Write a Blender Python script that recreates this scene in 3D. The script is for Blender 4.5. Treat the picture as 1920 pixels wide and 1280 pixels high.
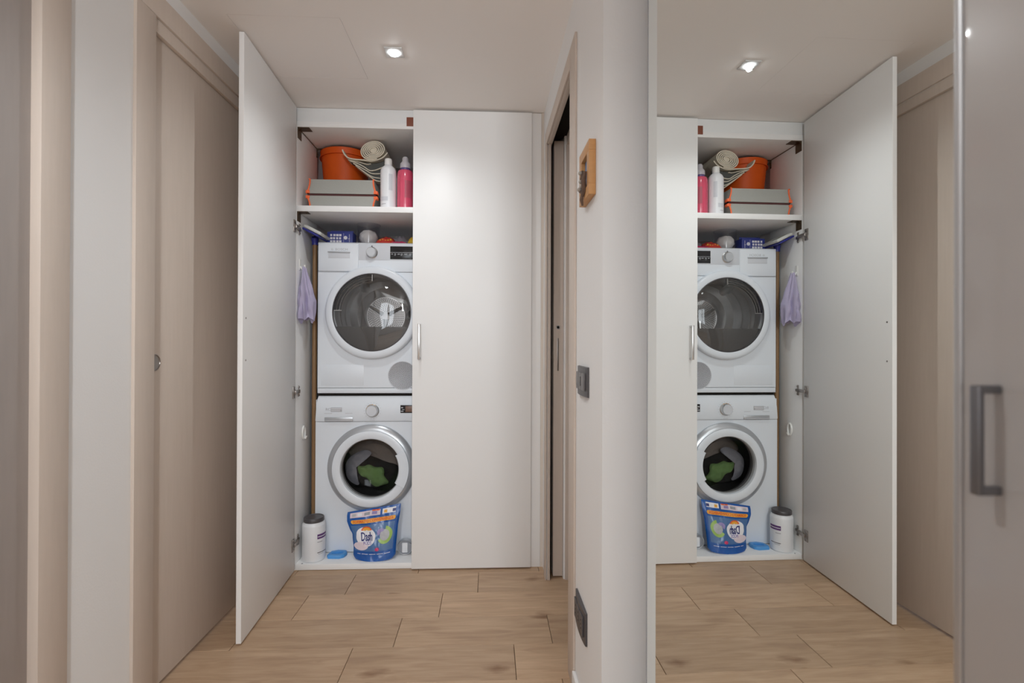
import bpy, bmesh, math, random
from mathutils import Vector, Matrix, Euler
random.seed(7)
for o in list(bpy.data.objects): bpy.data.objects.remove(o)
SC = bpy.context.scene
COL = SC.collection
PI = math.pi

# ------------------------------------------------------------------ camera
cam_d = bpy.data.cameras.new('camera'); cam = bpy.data.objects.new('camera', cam_d); COL.objects.link(cam)
Rv = Vector((0.99902, -0.04420, 0.0036)).normalized()
Fv = Vector((0.0442, 0.99901, 0.0038)).normalized()
Uv = Rv.cross(Fv).normalized(); Rv = Fv.cross(Uv).normalized()
M = Matrix((Rv, Uv, -Fv)).transposed().to_4x4(); M.translation = Vector((0.9771, -2.5569, 1.1537))
cam.matrix_world = M
cam_d.sensor_width = 36; cam_d.lens = 936.6/1920*36; cam_d.clip_start = 0.02
cam_d.dof.use_dof = True; cam_d.dof.focus_distance = 2.5; cam_d.dof.aperture_fstop = 5.0
SC.camera = cam

# ------------------------------------------------------------------ view, world, lights
SC.cycles.max_bounces = 16; SC.cycles.diffuse_bounces = 12; SC.cycles.glossy_bounces = 6; SC.cycles.transparent_max_bounces = 12; SC.cycles.sample_clamp_indirect = 4.0
SC.view_settings.view_transform = 'Standard'; SC.view_settings.look = 'None'
SC.view_settings.exposure = 0.48; SC.view_settings.gamma = 1.0; SC.view_settings.use_curve_mapping = False
W = bpy.data.worlds.new('world'); SC.world = W; W.use_nodes = True
W.node_tree.nodes['Background'].inputs['Color'].default_value = (0.80, 0.88, 1.0, 1)
W.node_tree.nodes['Background'].inputs['Strength'].default_value = 0.8

def area(name, loc, rot, sx, sy, power, col=(1, 1, 1), spread=PI):
    l = bpy.data.lights.new(name, 'AREA'); l.shape = 'RECTANGLE'; l.size = sx; l.size_y = sy
    l.energy = power; l.color = col; l.spread = spread
    o = bpy.data.objects.new(name, l); COL.objects.link(o); o.location = loc; o.rotation_euler = rot
    return o
# daylight through the window of the room behind the photographer
area('window_daylight', (-0.45, -6.62, 1.5), (PI/2, 0, 0), 1.5, 1.5, 25, (0.90, 0.95, 1.0))
# unseen area light added under that room's ceiling as soft fill
area('room_fill_light', (0.6, -4.3, 2.33), (0, 0, 0), 1.6, 1.2, 14, (0.94, 0.98, 1.0))
# added narrow strip for an unseen source far behind, grazing the wardrobe fronts
area('grazing_strip', (1.466, -5.15, 2.02), (PI/2, 0, 0.03), 0.10, 0.55, 36, (0.93, 0.97, 1.0))
# unseen spot added over the photographer to fill the corridor
s2 = bpy.data.lights.new('corridor_fill_spot', 'SPOT'); s2.energy = 26; s2.spot_size = math.radians(150); s2.spot_blend = 0.6; s2.shadow_soft_size = 0.05; s2.color = (0.94, 0.98, 1.0)
s2o = bpy.data.objects.new('corridor_fill_spot', s2); COL.objects.link(s2o); s2o.location = (0.30, -2.15, 2.33)
DOWNLIGHT_POWER = 13

# ------------------------------------------------------------------ materials
MATS = {}
def nt_mat(name):
    m = bpy.data.materials.new(name); m.use_nodes = True; MATS[name] = m
    return m, m.node_tree, m.node_tree.nodes['Principled BSDF']
def mat(name, col, rough=0.5, metal=0.0, spec=0.5, noise=0.0, nscale=8.0, bump=0.0, bscale=60.0, coat=0.0, stretch=(1, 1, 1), col2=None, emit=None):
    m, nt, b = nt_mat(name)
    b.inputs['Base Color'].default_value = (*col, 1); b.inputs['Roughness'].default_value = rough
    b.inputs['Metallic'].default_value = metal; b.inputs['Specular IOR Level'].default_value = spec
    b.inputs['Coat Weight'].default_value = coat
    tc = nt.nodes.new('ShaderNodeTexCoord'); mp = nt.nodes.new('ShaderNodeMapping'); mp.inputs['Scale'].default_value = stretch
    nt.links.new(tc.outputs['Object'], mp.inputs['Vector'])
    if noise > 0:
        n = nt.nodes.new('ShaderNodeTexNoise'); n.inputs['Scale'].default_value = nscale; n.inputs['Detail'].default_value = 4
        nt.links.new(mp.outputs[0], n.inputs['Vector'])
        mx = nt.nodes.new('ShaderNodeMix'); mx.data_type = 'RGBA'
        c2 = col2 if col2 else tuple(max(0, c*(1-noise)) for c in col)
        mx.inputs['A'].default_value = (*col, 1); mx.inputs['B'].default_value = (*c2, 1)
        nt.links.new(n.outputs['Fac'], mx.inputs['Factor']); nt.links.new(mx.outputs['Result'], b.inputs['Base Color'])
    if bump > 0:
        n2 = nt.nodes.new('ShaderNodeTexNoise'); n2.inputs['Scale'].default_value = bscale; n2.inputs['Detail'].default_value = 3
        nt.links.new(mp.outputs[0], n2.inputs['Vector'])
        bp = nt.nodes.new('ShaderNodeBump'); bp.inputs['Strength'].default_value = bump; bp.inputs['Distance'].default_value = 0.002
        nt.links.new(n2.outputs['Fac'], bp.inputs['Height']); nt.links.new(bp.outputs[0], b.inputs['Normal'])
    if emit:
        b.inputs['Emission Color'].default_value = (*emit[0], 1); b.inputs['Emission Strength'].default_value = emit[1]
    return m
def glass_mat(name, tint, gloss=0.9, ior=1.45, rough=0.0):
    m = bpy.data.materials.new(name); m.use_nodes = True; nt = m.node_tree; nt.nodes.clear()
    out = nt.nodes.new('ShaderNodeOutputMaterial'); t = nt.nodes.new('ShaderNodeBsdfTransparent'); g = nt.nodes.new('ShaderNodeBsdfGlossy')
    lw = nt.nodes.new('ShaderNodeLayerWeight'); lw.inputs['Blend'].default_value = 0.5
    pw = nt.nodes.new('ShaderNodeMath'); pw.operation = 'POWER'; pw.inputs[1].default_value = 4.0; nt.links.new(lw.outputs['Facing'], pw.inputs[0])
    f = nt.nodes.new('ShaderNodeMath'); f.operation = 'MULTIPLY_ADD'; f0 = ((ior-1)/(ior+1))**2; f.inputs[1].default_value = 0.7; f.inputs[2].default_value = f0*1.5; nt.links.new(pw.outputs[0], f.inputs[0])
    mx = nt.nodes.new('ShaderNodeMixShader')
    t.inputs['Color'].default_value = (*tint, 1); g.inputs['Roughness'].default_value = rough; g.inputs['Color'].default_value = (gloss, gloss, gloss, 1)
    nt.links.new(f.outputs[0], mx.inputs[0]); nt.links.new(t.outputs[0], mx.inputs[1]); nt.links.new(g.outputs[0], mx.inputs[2]); nt.links.new(mx.outputs[0], out.inputs[0])
    MATS[name] = m; return m

def wood_floor():
    m, nt, b = nt_mat('oak_floor')
    L = nt.links.new; N = nt.nodes.new
    tc = N('ShaderNodeTexCoord'); oi = N('ShaderNodeObjectInfo')
    off = N('ShaderNodeCombineXYZ'); mul = N('ShaderNodeMath'); mul.operation = 'MULTIPLY'; mul.inputs[1].default_value = 37.0
    L(oi.outputs['Random'], mul.inputs[0]); L(mul.outputs[0], off.inputs[0]); L(mul.outputs[0], off.inputs[1]); L(mul.outputs[0], off.inputs[2])
    add = N('ShaderNodeVectorMath'); add.operation = 'ADD'; L(tc.outputs['Object'], add.inputs[0]); L(off.outputs[0], add.inputs[1])
    mp = N('ShaderNodeMapping'); mp.inputs['Scale'].default_value = (2.6, 17, 14); L(add.outputs[0], mp.inputs['Vector'])
    n1 = N('ShaderNodeTexNoise'); n1.inputs['Scale'].default_value = 1.6; n1.inputs['Detail'].default_value = 6; n1.inputs['Distortion'].default_value = 0.7; L(mp.outputs[0], n1.inputs['Vector'])
    mp2 = N('ShaderNodeMapping'); mp2.inputs['Scale'].default_value = (5, 90, 90); L(add.outputs[0], mp2.inputs['Vector'])
    n2 = N('ShaderNodeTexNoise'); n2.inputs['Scale'].default_value = 1.5; n2.inputs['Detail'].default_value = 4; L(mp2.outputs[0], n2.inputs['Vector'])
    # knots
    mp3 = N('ShaderNodeMapping'); mp3.inputs['Scale'].default_value = (3.2, 7.0, 3.0); L(add.outputs[0], mp3.inputs['Vector'])
    nd = N('ShaderNodeTexNoise'); nd.inputs['Scale'].default_value = 3.0; nd.inputs['Detail'].default_value = 2; L(mp3.outputs[0], nd.inputs['Vector'])
    va = N('ShaderNodeVectorMath'); va.operation = 'MULTIPLY_ADD'; va.inputs[1].default_value = (0.35, 0.35, 0.35); L(nd.outputs['Color'], va.inputs[0]); L(mp3.outputs[0], va.inputs[2])
    vo = N('ShaderNodeTexVoronoi'); vo.inputs['Scale'].default_value = 1.0; L(va.outputs[0], vo.inputs['Vector'])
    kr = N('ShaderNodeValToRGB'); kr.color_ramp.elements[0].position = 0.04; kr.color_ramp.elements[0].color = (1, 1, 1, 1)
    kr.color_ramp.elements[1].position = 0.20; kr.color_ramp.elements[1].color = (0, 0, 0, 1); L(vo.outputs['Distance'], kr.inputs[0])
    r1 = N('ShaderNodeValToRGB'); e = r1.color_ramp.elements; e[0].position = 0.28; e[0].color = (0.43, 0.285, 0.185, 1); e[1].position = 0.72; e[1].color = (0.60, 0.425, 0.285, 1)
    el = e.new(0.46); el.color = (0.51, 0.350, 0.225, 1)
    L(n1.outputs['Fac'], r1.inputs[0])
    mx = N('ShaderNodeMix'); mx.data_type = 'RGBA'; mx.blend_type = 'MULTIPLY'; mx.inputs['Factor'].default_value = 0.28
    r2 = N('ShaderNodeValToRGB'); r2.color_ramp.elements[0].position = 0.3; r2.color_ramp.elements[0].color = (0.68, 0.62, 0.55, 1); r2.color_ramp.elements[1].position = 0.62; r2.color_ramp.elements[1].color = (1, 1, 1, 1)
    L(n2.outputs['Fac'], r2.inputs[0]); L(r1.outputs[0], mx.inputs['A']); L(r2.outputs[0], mx.inputs['B'])
    mk = N('ShaderNodeMix'); mk.data_type = 'RGBA'; mk.blend_type = 'MULTIPLY'; kf = N('ShaderNodeMath'); kf.operation = 'MULTIPLY'; kf.inputs[1].default_value = 0.85
    L(kr.outputs[0], kf.inputs[0]); L(kf.outputs[0], mk.inputs['Factor']); L(mx.outputs['Result'], mk.inputs['A']); mk.inputs['B'].default_value = (0.42, 0.30, 0.22, 1)
    hv = N('ShaderNodeHueSaturation'); vr = N('ShaderNodeMapRange'); vr.inputs['To Min'].default_value = 0.90; vr.inputs['To Max'].default_value = 1.08
    L(oi.outputs['Random'], vr.inputs['Value']); L(vr.outputs[0], hv.inputs['Value']); L(mk.outputs['Result'], hv.inputs['Color'])
    L(hv.outputs[0], b.inputs['Base Color']); b.inputs['Roughness'].default_value = 0.42
    bp = N('ShaderNodeBump'); bp.inputs['Strength'].default_value = 0.12; bp.inputs['Distance'].default_value = 0.002; L(n2.outputs['Fac'], bp.inputs['Height']); L(bp.outputs[0], b.inputs['Normal'])
    return m
WOODF = wood_floor()
WHITE = mat('white_laminate', (0.86, 0.865, 0.865), 0.42, spec=0.4, bump=0.05, bscale=25)
WALLW = mat('white_wall_paint', (0.83, 0.833, 0.835), 0.85, spec=0.2, bump=0.15, bscale=160)
CEILM = mat('ceiling_paint', (0.90, 0.872, 0.85), 0.55, spec=0.35, bump=0.05, bscale=120)
BLEACH = mat('bleached_wood', (0.66, 0.575, 0.51), 0.5, spec=0.35, noise=1.0, col2=(0.60, 0.52, 0.455), nscale=6, stretch=(14, 14, 1.2), bump=0.12, bscale=40)
TAUPE = mat('taupe_lacquer', (0.335, 0.31, 0.295), 0.28, spec=0.5, coat=0.3)
BLEACH_SHADED = mat('shaded_door_wood', (0.42, 0.385, 0.37), 0.5, noise=1.0, col2=(0.37, 0.335, 0.32), nscale=6, stretch=(14, 14, 1.2))  # bleached wood again, darkened: the dimmer light is put into the colour
DARK = mat('dark_void', (0.02, 0.017, 0.015), 0.9, spec=0.1)
BLACKP = mat('black_gloss_plastic', (0.012, 0.012, 0.014), 0.18)
CHARC = mat('charcoal_plastic', (0.075, 0.07, 0.075), 0.4)
CHARL = mat('charcoal_plastic_light', (0.13, 0.125, 0.13), 0.35)
CHROME = mat('brushed_steel', (0.62, 0.62, 0.62), 0.28, metal=1.0)
STEELD = mat('drum_steel', (0.70, 0.70, 0.71), 0.30, metal=0.75, noise=0.3, nscale=20)
ALU = mat('aluminium_profile', (0.55, 0.55, 0.56), 0.35, metal=0.9)
GUN = mat('gunmetal_handle', (0.22, 0.22, 0.235), 0.32, metal=0.9)
APPL = mat('appliance_white', (0.73, 0.775, 0.83), 0.32, spec=0.45)
APPL2 = mat('appliance_pale_grey', (0.62, 0.645, 0.69), 0.35, spec=0.45)
SILV = mat('silver_plastic', (0.52, 0.54, 0.57), 0.3, metal=0.55)
GLASSD = glass_mat('smoked_glass', (0.74, 0.73, 0.72), 0.95, 1.5)
GLASSW = glass_mat('clear_door_glass', (0.80, 0.79, 0.78), 0.45, 1.35)
CLEARP = glass_mat('clear_plastic', (0.93, 0.93, 0.95), 0.9, 1.25, 0.12)
GREYSEG = mat('smoked_grey_panel', (0.11, 0.108, 0.11), 0.25)
ORANGE = mat('orange_plastic', (0.74, 0.105, 0.006), 0.5, spec=0.3, noise=0.15, nscale=5)
ORTRIM = mat('orange_trim', (0.90, 0.16, 0.05), 0.6)
FELT = mat('grey_felt_fabric', (0.38, 0.385, 0.36), 0.95, spec=0.1, bump=0.5, bscale=250)
MAROON = mat('dark_maroon_fabric', (0.10, 0.035, 0.035), 0.9)
CREAM = mat('cream_rubber', (0.72, 0.66, 0.54), 0.7, noise=0.15, nscale=30)
MATG = mat('dark_grey_mat', (0.085, 0.09, 0.085), 0.9, bump=0.6, bscale=200)
WBOT = mat('white_bottle_plastic', (0.80, 0.82, 0.85), 0.35)
PINK = mat('pink_detergent_bottle', (0.75, 0.09, 0.17), 0.2, noise=0.3, nscale=10, coat=0.5)
PINKD = mat('dark_pink_label', (0.42, 0.07, 0.11), 0.4)
PURPLE = mat('purple_plastic', (0.10, 0.07, 0.22), 0.4)
GCAP = mat('clear_grey_cap', (0.50, 0.48, 0.52), 0.2, coat=0.6)
BLUEP = mat('blue_pack', (0.004, 0.065, 0.30), 0.25, coat=0.5, noise=0.35, nscale=9, col2=(0.006, 0.11, 0.42))
BLUEM = mat('blue_pack_mid', (0.035, 0.12, 0.32), 0.22, coat=0.5, noise=1.0, nscale=14, col2=(0.11, 0.22, 0.42))
BLUED = mat('blue_dark_print', (0.015, 0.02, 0.16), 0.4)
BOXBL = mat('indigo_carton', (0.03, 0.045, 0.26), 0.5)
YELB = mat('yellow_orange_banner', (0.85, 0.42, 0.05), 0.4)
REDT = mat('orange_red_print', (0.75, 0.12, 0.03), 0.4)
WHP = mat('white_print', (0.82, 0.82, 0.86), 0.4)
PINKW = mat('pale_pink_print', (0.72, 0.62, 0.68), 0.4)
GREENP = mat('green_print', (0.33, 0.52, 0.12), 0.35)
LILAC = mat('lilac_print', (0.30, 0.25, 0.50), 0.35)
GREYPR = mat('grey_print', (0.30, 0.31, 0.34), 0.5)
LGREYPR = mat('light_grey_print', (0.47, 0.48, 0.51), 0.5)
PURT = mat('purple_print', (0.13, 0.05, 0.20), 0.5)
RUBBERB = mat('sky_blue_plastic', (0.07, 0.30, 0.68), 0.45)
TOWELM = mat('lavender_cloth', (0.50, 0.46, 0.64), 0.9, spec=0.1, bump=0.4, bscale=300, noise=0.12, nscale=12)
POLE = mat('varnished_pole_wood', (0.30, 0.17, 0.075), 0.5, noise=0.3, nscale=5, stretch=(10, 10, 1))
BRUSHB = mat('navy_plastic', (0.03, 0.035, 0.26), 0.35)
PADW = mat('off_white_pad', (0.62, 0.63, 0.60), 0.8, bump=0.4, bscale=200)
BRACK = mat('bronzed_bracket', (0.11, 0.075, 0.045), 0.45, metal=0.5)
NICK = mat('nickel_hinge', (0.36, 0.33, 0.31), 0.32, metal=0.9)
BROWNW = mat('brown_block', (0.22, 0.065, 0.035), 0.6)
PINE = mat('pine_frame', (0.62, 0.32, 0.12), 0.5, noise=0.25, nscale=8, stretch=(3, 3, 12))
BLUEPIC = mat('blue_backing', (0.10, 0.20, 0.42), 0.6, noise=0.5, nscale=12, col2=(0.25, 0.40, 0.62))
TWIG = mat('driftwood', (0.19, 0.12, 0.085), 0.8, noise=0.6, nscale=40)
SHELLM = mat('sea_shell', (0.55, 0.50, 0.44), 0.6, noise=0.4, nscale=60)
WHOOK = mat('white_hook_plastic', (0.82, 0.82, 0.80), 0.3)
POWDER = mat('white_powder', (0.80, 0.78, 0.72), 0.95, bump=0.8, bscale=80)
REDP = mat('red_snack_packet', (0.60, 0.045, 0.03), 0.35)
GREYBOX = mat('mottled_grey_bag', (0.16, 0.18, 0.22), 0.5, noise=1.0, nscale=45, col2=(0.36, 0.30, 0.33))
MAGEN = mat('magenta_packet', (0.62, 0.04, 0.14), 0.35)
YELP = mat('yellow_packet', (0.72, 0.47, 0.04), 0.45)
GREENC = mat('green_cloth', (0.17, 0.30, 0.11), 0.95, spec=0.1, bump=0.5, bscale=90)
BLACKC = mat('black_cloth', (0.018, 0.018, 0.018), 0.95, spec=0.1)
GREYC = mat('grey_blue_cloth', (0.30, 0.31, 0.36), 0.95, spec=0.1)
BROWNC = mat('taupe_cloth', (0.27, 0.235, 0.215), 0.95, spec=0.1)
FROST = mat('frosted_fitting', (0.70, 0.71, 0.71), 0.15, coat=0.5)
LAMP = mat('lamp_lens', (1, 1, 1), 0.5, emit=((0.94, 0.98, 1.0), 30.0))
m_, nt_, b_ = nt_mat('mirror_glass'); nt_.nodes.clear()
_o = nt_.nodes.new('ShaderNodeOutputMaterial'); _g = nt_.nodes.new('ShaderNodeBsdfGlossy'); _g.inputs['Roughness'].default_value = 0.0; _g.inputs['Color'].default_value = (0.865, 0.885, 0.87, 1)
nt_.links.new(_g.outputs[0], _o.inputs[0]); MIRROR = m_

# ------------------------------------------------------------------ helpers
ORG = {}
def new_obj(name, me):
    o = bpy.data.objects.new(name, me); COL.objects.link(o); return o
def thing(name, label, cat, loc=(0, 0, 0), rotz=0.0, group=None):
    o = new_obj(name, None); o.location = loc; o.rotation_euler = (0, 0, rotz)
    if label: o['label'] = label
    if cat: o['category'] = cat
    if group: o['group'] = group
    o.empty_display_size = 0.1
    ORG[o.name] = Vector(loc)
    return o
def tag(o, label, cat, group=None):
    o['label'] = label; o['category'] = cat
    if group: o['group'] = group
    return o
def smooth(me, ang=40):
    me.shade_smooth() if hasattr(me, 'shade_smooth') else None
    for p in me.polygons: p.use_smooth = True
    try: me.set_sharp_from_angle(angle=math.radians(ang))
    except Exception: pass
def obj(name, bm, m, parent=None, local=False, sm=True, origin=None, normals=True, xf=None):
    """link a bmesh as ONE mesh object; coordinates are world unless local"""
    if xf:
        for v in bm.verts: v.co = xf(v.co)
    if normals: bmesh.ops.recalc_face_normals(bm, faces=bm.faces)
    if parent is not None:
        rt = parent
        while rt.parent: rt = rt.parent
        org = Vector((0, 0, 0)) if local else ORG.get(rt.name, Vector((0, 0, 0)))
    else:
        org = Vector(origin) if origin else Vector((0, 0, 0))
    if org.length > 0: bmesh.ops.translate(bm, verts=bm.verts, vec=-org)
    me = bpy.data.meshes.new(name); bm.to_mesh(me); bm.free()
    ms = m if isinstance(m, (list, tuple)) else [m]
    for q in ms: me.materials.append(q)
    if sm: smooth(me)
    o = new_obj(name, me)
    if parent is not None: o.parent = parent
    else:
        o.location = org; ORG[o.name] = org
    return o
def struct(o): o['kind'] = 'structure'; return o
def box(bm, x0, x1, y0, y1, z0, z1, bev=0.0, seg=2, mi=0):
    r = bmesh.ops.create_cube(bm, size=1.0); vs = r['verts']
    for v in vs: v.co = Vector(((x0+x1)/2+v.co.x*(x1-x0), (y0+y1)/2+v.co.y*(y1-y0), (z0+z1)/2+v.co.z*(z1-z0)))
    es = list({e for v in vs for e in v.link_edges}); fs = list({f for v in vs for f in v.link_faces})
    for f in fs: f.material_index = mi
    if bev > 0: bmesh.ops.bevel(bm, geom=es, offset=bev, segments=seg, affect='EDGES', profile=0.5, clamp_overlap=True)
    return bm
def B(*a, **k): return box(bmesh.new(), *a, **k)
def lathe(bm, prof, c, axis='z', seg=48, a0=0.0, a1=2*PI, mi=0, sx=1.0, sy=1.0):
    """prof: (r, h); axis z: h up; axis y: h = world y, centre c=(x,_,z)"""
    full = abs(a1-a0-2*PI) < 1e-6; n = seg if full else seg+1; rings = []
    for r, h in prof:
        ring = []
        for i in range(n):
            a = a0+(a1-a0)*i/seg; ca, sa = math.cos(a)*r*sx, math.sin(a)*r*sy
            if axis == 'z': co = (c[0]+ca, c[1]+sa, c[2]+h)
            else: co = (c[0]+ca, c[1]+h, c[2]+sa)
            ring.append(bm.verts.new(co))
        rings.append(ring)
    for a, b2 in zip(rings[:-1], rings[1:]):
        for i in range(n if full else n-1):
            j = (i+1) % n
            f = bm.faces.new((a[i], a[j], b2[j], b2[i])); f.material_index = mi
    return bm, rings
def cap(bm, ring, mi=0):
    f = bm.faces.new(ring); f.material_index = mi
def solid_lathe(prof, c, axis='z', seg=48, **k):
    bm = bmesh.new(); _, r = lathe(bm, prof, c, axis, seg, **k)
    if prof[0][0] > 1e-5: cap(bm, r[0])
    if prof[-1][0] > 1e-5: cap(bm, r[-1])
    bmesh.ops.remove_doubles(bm, verts=bm.verts, dist=1e-6)
    return bm
def tube(bm, pts, r, seg=10, mi=0, closed=False):
    pts = [Vector(p) for p in pts]; rings = []; up = None; n = len(pts)
    for i, p in enumerate(pts):
        t = (pts[min(i+1, n-1)]-pts[max(i-1, 0)]).normalized()
        if up is None:
            up = Vector((0, 0, 1)) if abs(t.z) < 0.9 else Vector((1, 0, 0))
        s = t.cross(up).normalized(); up = s.cross(t).normalized()
        rr = r[i] if isinstance(r, (list, tuple)) else r
        rings.append([bm.verts.new(p+(s*math.cos(2*PI*k/seg)+up*math.sin(2*PI*k/seg))*rr) for k in range(seg)])
    for a, b2 in zip(rings[:-1], rings[1:]):
        for k in range(seg):
            j = (k+1) % seg; f = bm.faces.new((a[k], a[j], b2[j], b2[k])); f.material_index = mi
    bm.faces.new(rings[0]).material_index = mi; bm.faces.new(rings[-1]).material_index = mi
    return bm
def prism(bm, pts, y0, y1, mi=0):
    """pts in (x,z) extruded along y"""
    a = [bm.verts.new((p[0], y0, p[1])) for p in pts]; b2 = [bm.verts.new((p[0], y1, p[1])) for p in pts]
    bm.faces.new(a).material_index = mi; bm.faces.new(b2).material_index = mi
    for i in range(len(pts)):
        j = (i+1) % len(pts); bm.faces.new((a[i], a[j], b2[j], b2[i])).material_index = mi
    return bm
def plate_hole(x0, x1, z0, z1, y, cx, cz, r, seg=72):
    bm = bmesh.new(); angs = [2*PI*i/seg for i in range(seg)]
    for qx, qz in ((x0, z0), (x1, z0), (x1, z1), (x0, z1)): angs.append(math.atan2(qz-cz, qx-cx) % (2*PI))
    angs = sorted(set(round(a, 6) for a in angs)); inn = []; out = []
    for a in angs:
        c, s = math.cos(a), math.sin(a); ts = []
        if c > 1e-6: ts.append((x1-cx)/c)
        if c < -1e-6: ts.append((x0-cx)/c)
        if s > 1e-6: ts.append((z1-cz)/s)
        if s < -1e-6: ts.append((z0-cz)/s)
        t = min(ts); out.append(bm.verts.new((cx+c*t, y, cz+s*t))); inn.append(bm.verts.new((cx+c*r, y, cz+s*r)))
    n = len(angs)
    for i in range(n):
        j = (i+1) % n; bm.faces.new((inn[i], inn[j], out[j], out[i]))
    inn2 = [bm.verts.new((v.co.x, y+0.012, v.co.z)) for v in inn]
    for i in range(n):
        j = (i+1) % n; bm.faces.new((inn[j], inn[i], inn2[i], inn2[j]))
    return bm
def text_obj(body, size, m, fn, name, parent, ext=0.0004, align='CENTER', local=False, bold=0.0, xs=1.0):
    cu = bpy.data.curves.new(name, 'FONT'); cu.body = body; cu.size = size; cu.align_x = align; cu.align_y = 'CENTER'; cu.extrude = ext; cu.offset = bold; cu.resolution_u = 3
    to = bpy.data.objects.new('tmp_text', cu); COL.objects.link(to)
    dg = bpy.context.evaluated_depsgraph_get(); me = bpy.data.meshes.new_from_object(to.evaluated_get(dg))
    bpy.data.objects.remove(to); bm = bmesh.new(); bm.from_mesh(me); bpy.data.meshes.remove(me)
    for v in bm.verts: v.co = Vector(fn(v.co.x*xs, v.co.y, v.co.z))
    return obj(name, bm, m, parent, local=local, sm=False)

# ================================================================== THE SETTING
H = 2.350
XL = -0.112                        # left wall face
XR = 1.269                         # right wall face at its near corner
def rw(co):                        # the right wall runs very slightly out of square
    return Vector((co.x-0.0115*(co.y+1.2721), co.y, co.z))

# floor: dark bed plus planks laid one by one
floor = struct(obj('floor', B(-2.6, 3.9, -6.7, 1.6, -0.06, -0.0125), DARK))
floor['label'] = 'pale oak plank floor'
PLY = 0.2025
pm = None
def plank_mesh():
    bm = B(-0.3035, 0.3035, -PLY/2+0.0006, PLY/2-0.0006, -0.012, 0.0, bev=0.0008, seg=1)
    bmesh.ops.recalc_face_normals(bm, faces=bm.faces)
    me = bpy.data.meshes.new('plank'); bm.to_mesh(me); bm.free(); me.materials.append(WOODF); return me
pm = plank_mesh()
joints = {0: 0.925, 1: 0.765, 2: 0.614, 3: 0.464}
row = -3
for row in range(-4, 20):
    yc = -0.1315-PLY*row
    j0 = joints.get(row, 0.765+0.155*((row*7) % 5))
    k0 = -1 if row > 7 else -2
    for k in range(-3 if row >= -1 else -1, 3):
        xc = j0+0.609*k+0.3045
        if row < -1 and xc < 1.3: continue
        if xc < -0.45 and row < 13: continue
        if row >= 10 and xc > 1.9: continue
        p = new_obj('plank', pm); p.parent = floor; p.location = (xc, yc, 0)
        if (row+k) % 2: p.rotation_euler = (0, 0, PI)
# plain plank-coloured floor of the rooms behind the photographer and beyond the pocket door
bm = bmesh.new(); box(bm, -2.6, 3.9, -6.7, -4.2, -0.012, 0.0)
o = obj('floor_board', bm, WOODF, floor); o['kind'] = 'stuff'

# ceiling with an access hatch
hx0, hx1, hy0, hy1 = 0.012, 0.4205, -0.695, -0.268
bm = bmesh.new()
box(bm, -2.6, hx0, -6.7, 1.6, H, H+0.03); box(bm, hx1, 3.9, -6.7, 1.6, H, H+0.03)
box(bm, hx0, hx1, -6.7, hy0, H, H+0.03); box(bm, hx0, hx1, hy1, 1.6, H, H+0.03)
box(bm, hx0-0.02, hx1+0.02, hy0-0.02, hy1+0.02, H+0.03, H+0.06)
ceil = struct(obj('ceiling', bm, CEILM)); ceil['label'] = 'pale painted ceiling'
obj('access_hatch', B(hx0+0.0011, hx1-0.0011, hy0+0.0011, hy1-0.0011, H+0.0003, H+0.02), CEILM, ceil)

# left wall with its two sliding doors
bm = bmesh.new()
box(bm, -0.25, XL, -1.24, -0.955, 0, H); box(bm, -0.25, XL, -2.75, -2.22, 0, H)
box(bm, -0.25, XL, -0.955, 0.045, 2.20, H); box(bm, -0.25, XL, -2.22, -1.24, 2.20, H); box(bm, -0.25, XL, -0.035, 0.045, 0, 2.20)
struct(obj('wall_left', bm, WALLW))
def sliding_door(name, y0, y1, hy, slabmat, far_casing=True):
    """opening between y0 (near) and y1 (far)"""
    d = thing(name, None, None, ((XL), (y0+y1)/2, 0)); d['kind'] = 'structure'
    obj('door_slab', B(-0.165, -0.1267, y0-0.02, y1+0.02, 0.012, 2.175, bev=0.001), slabmat, d)
    obj('side_casing', B(-0.135, -0.102, y0-0.09, y0, 0, 2.209, bev=0.0015), BLEACH, d)
    obj('side_casing', B(-0.135, -0.102, y1, y1+0.085, 0, 2.209, bev=0.0015), BLEACH, d)
    obj('head_casing', B(-0.135, -0.102, y0-0.09, y1+0.085, 2.2095, 2.289, bev=0.0015), BLEACH, d)
    obj('pelmet', B(-0.1262, -0.110, y0, y1, 2.163, 2.2075, bev=0.001), BLEACH, d)
    if hy is not None:
        bm = bmesh.new()
        lathe(bm, [(0.0275, 0.0002), (0.0275, 0.0030), (0.0245, 0.0036), (0.0235, 0.0016), (0.012, 0.0006), (0.0, 0.0004)], (0, 0, 0), 'z', 32)
        for v in bm.verts: v.co = Vector((-0.1267+v.co.z, hy+v.co.x, 1.0865+v.co.y))
        h = obj('recessed_pull', bm, NICK, d); h['label'] = 'round chrome recessed pull'
    return d
d1 = sliding_door('door_1', -0.898, -0.12, -0.8625, BLEACH)
d1['label'] = 'bleached wood sliding door with round chrome pull on left wall'
d2 = sliding_door('door_2', -2.12, -1.309, None, BLEACH_SHADED)
d2['label'] = 'bleached wood sliding door with shade in its colour, at the far left edge'

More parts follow.
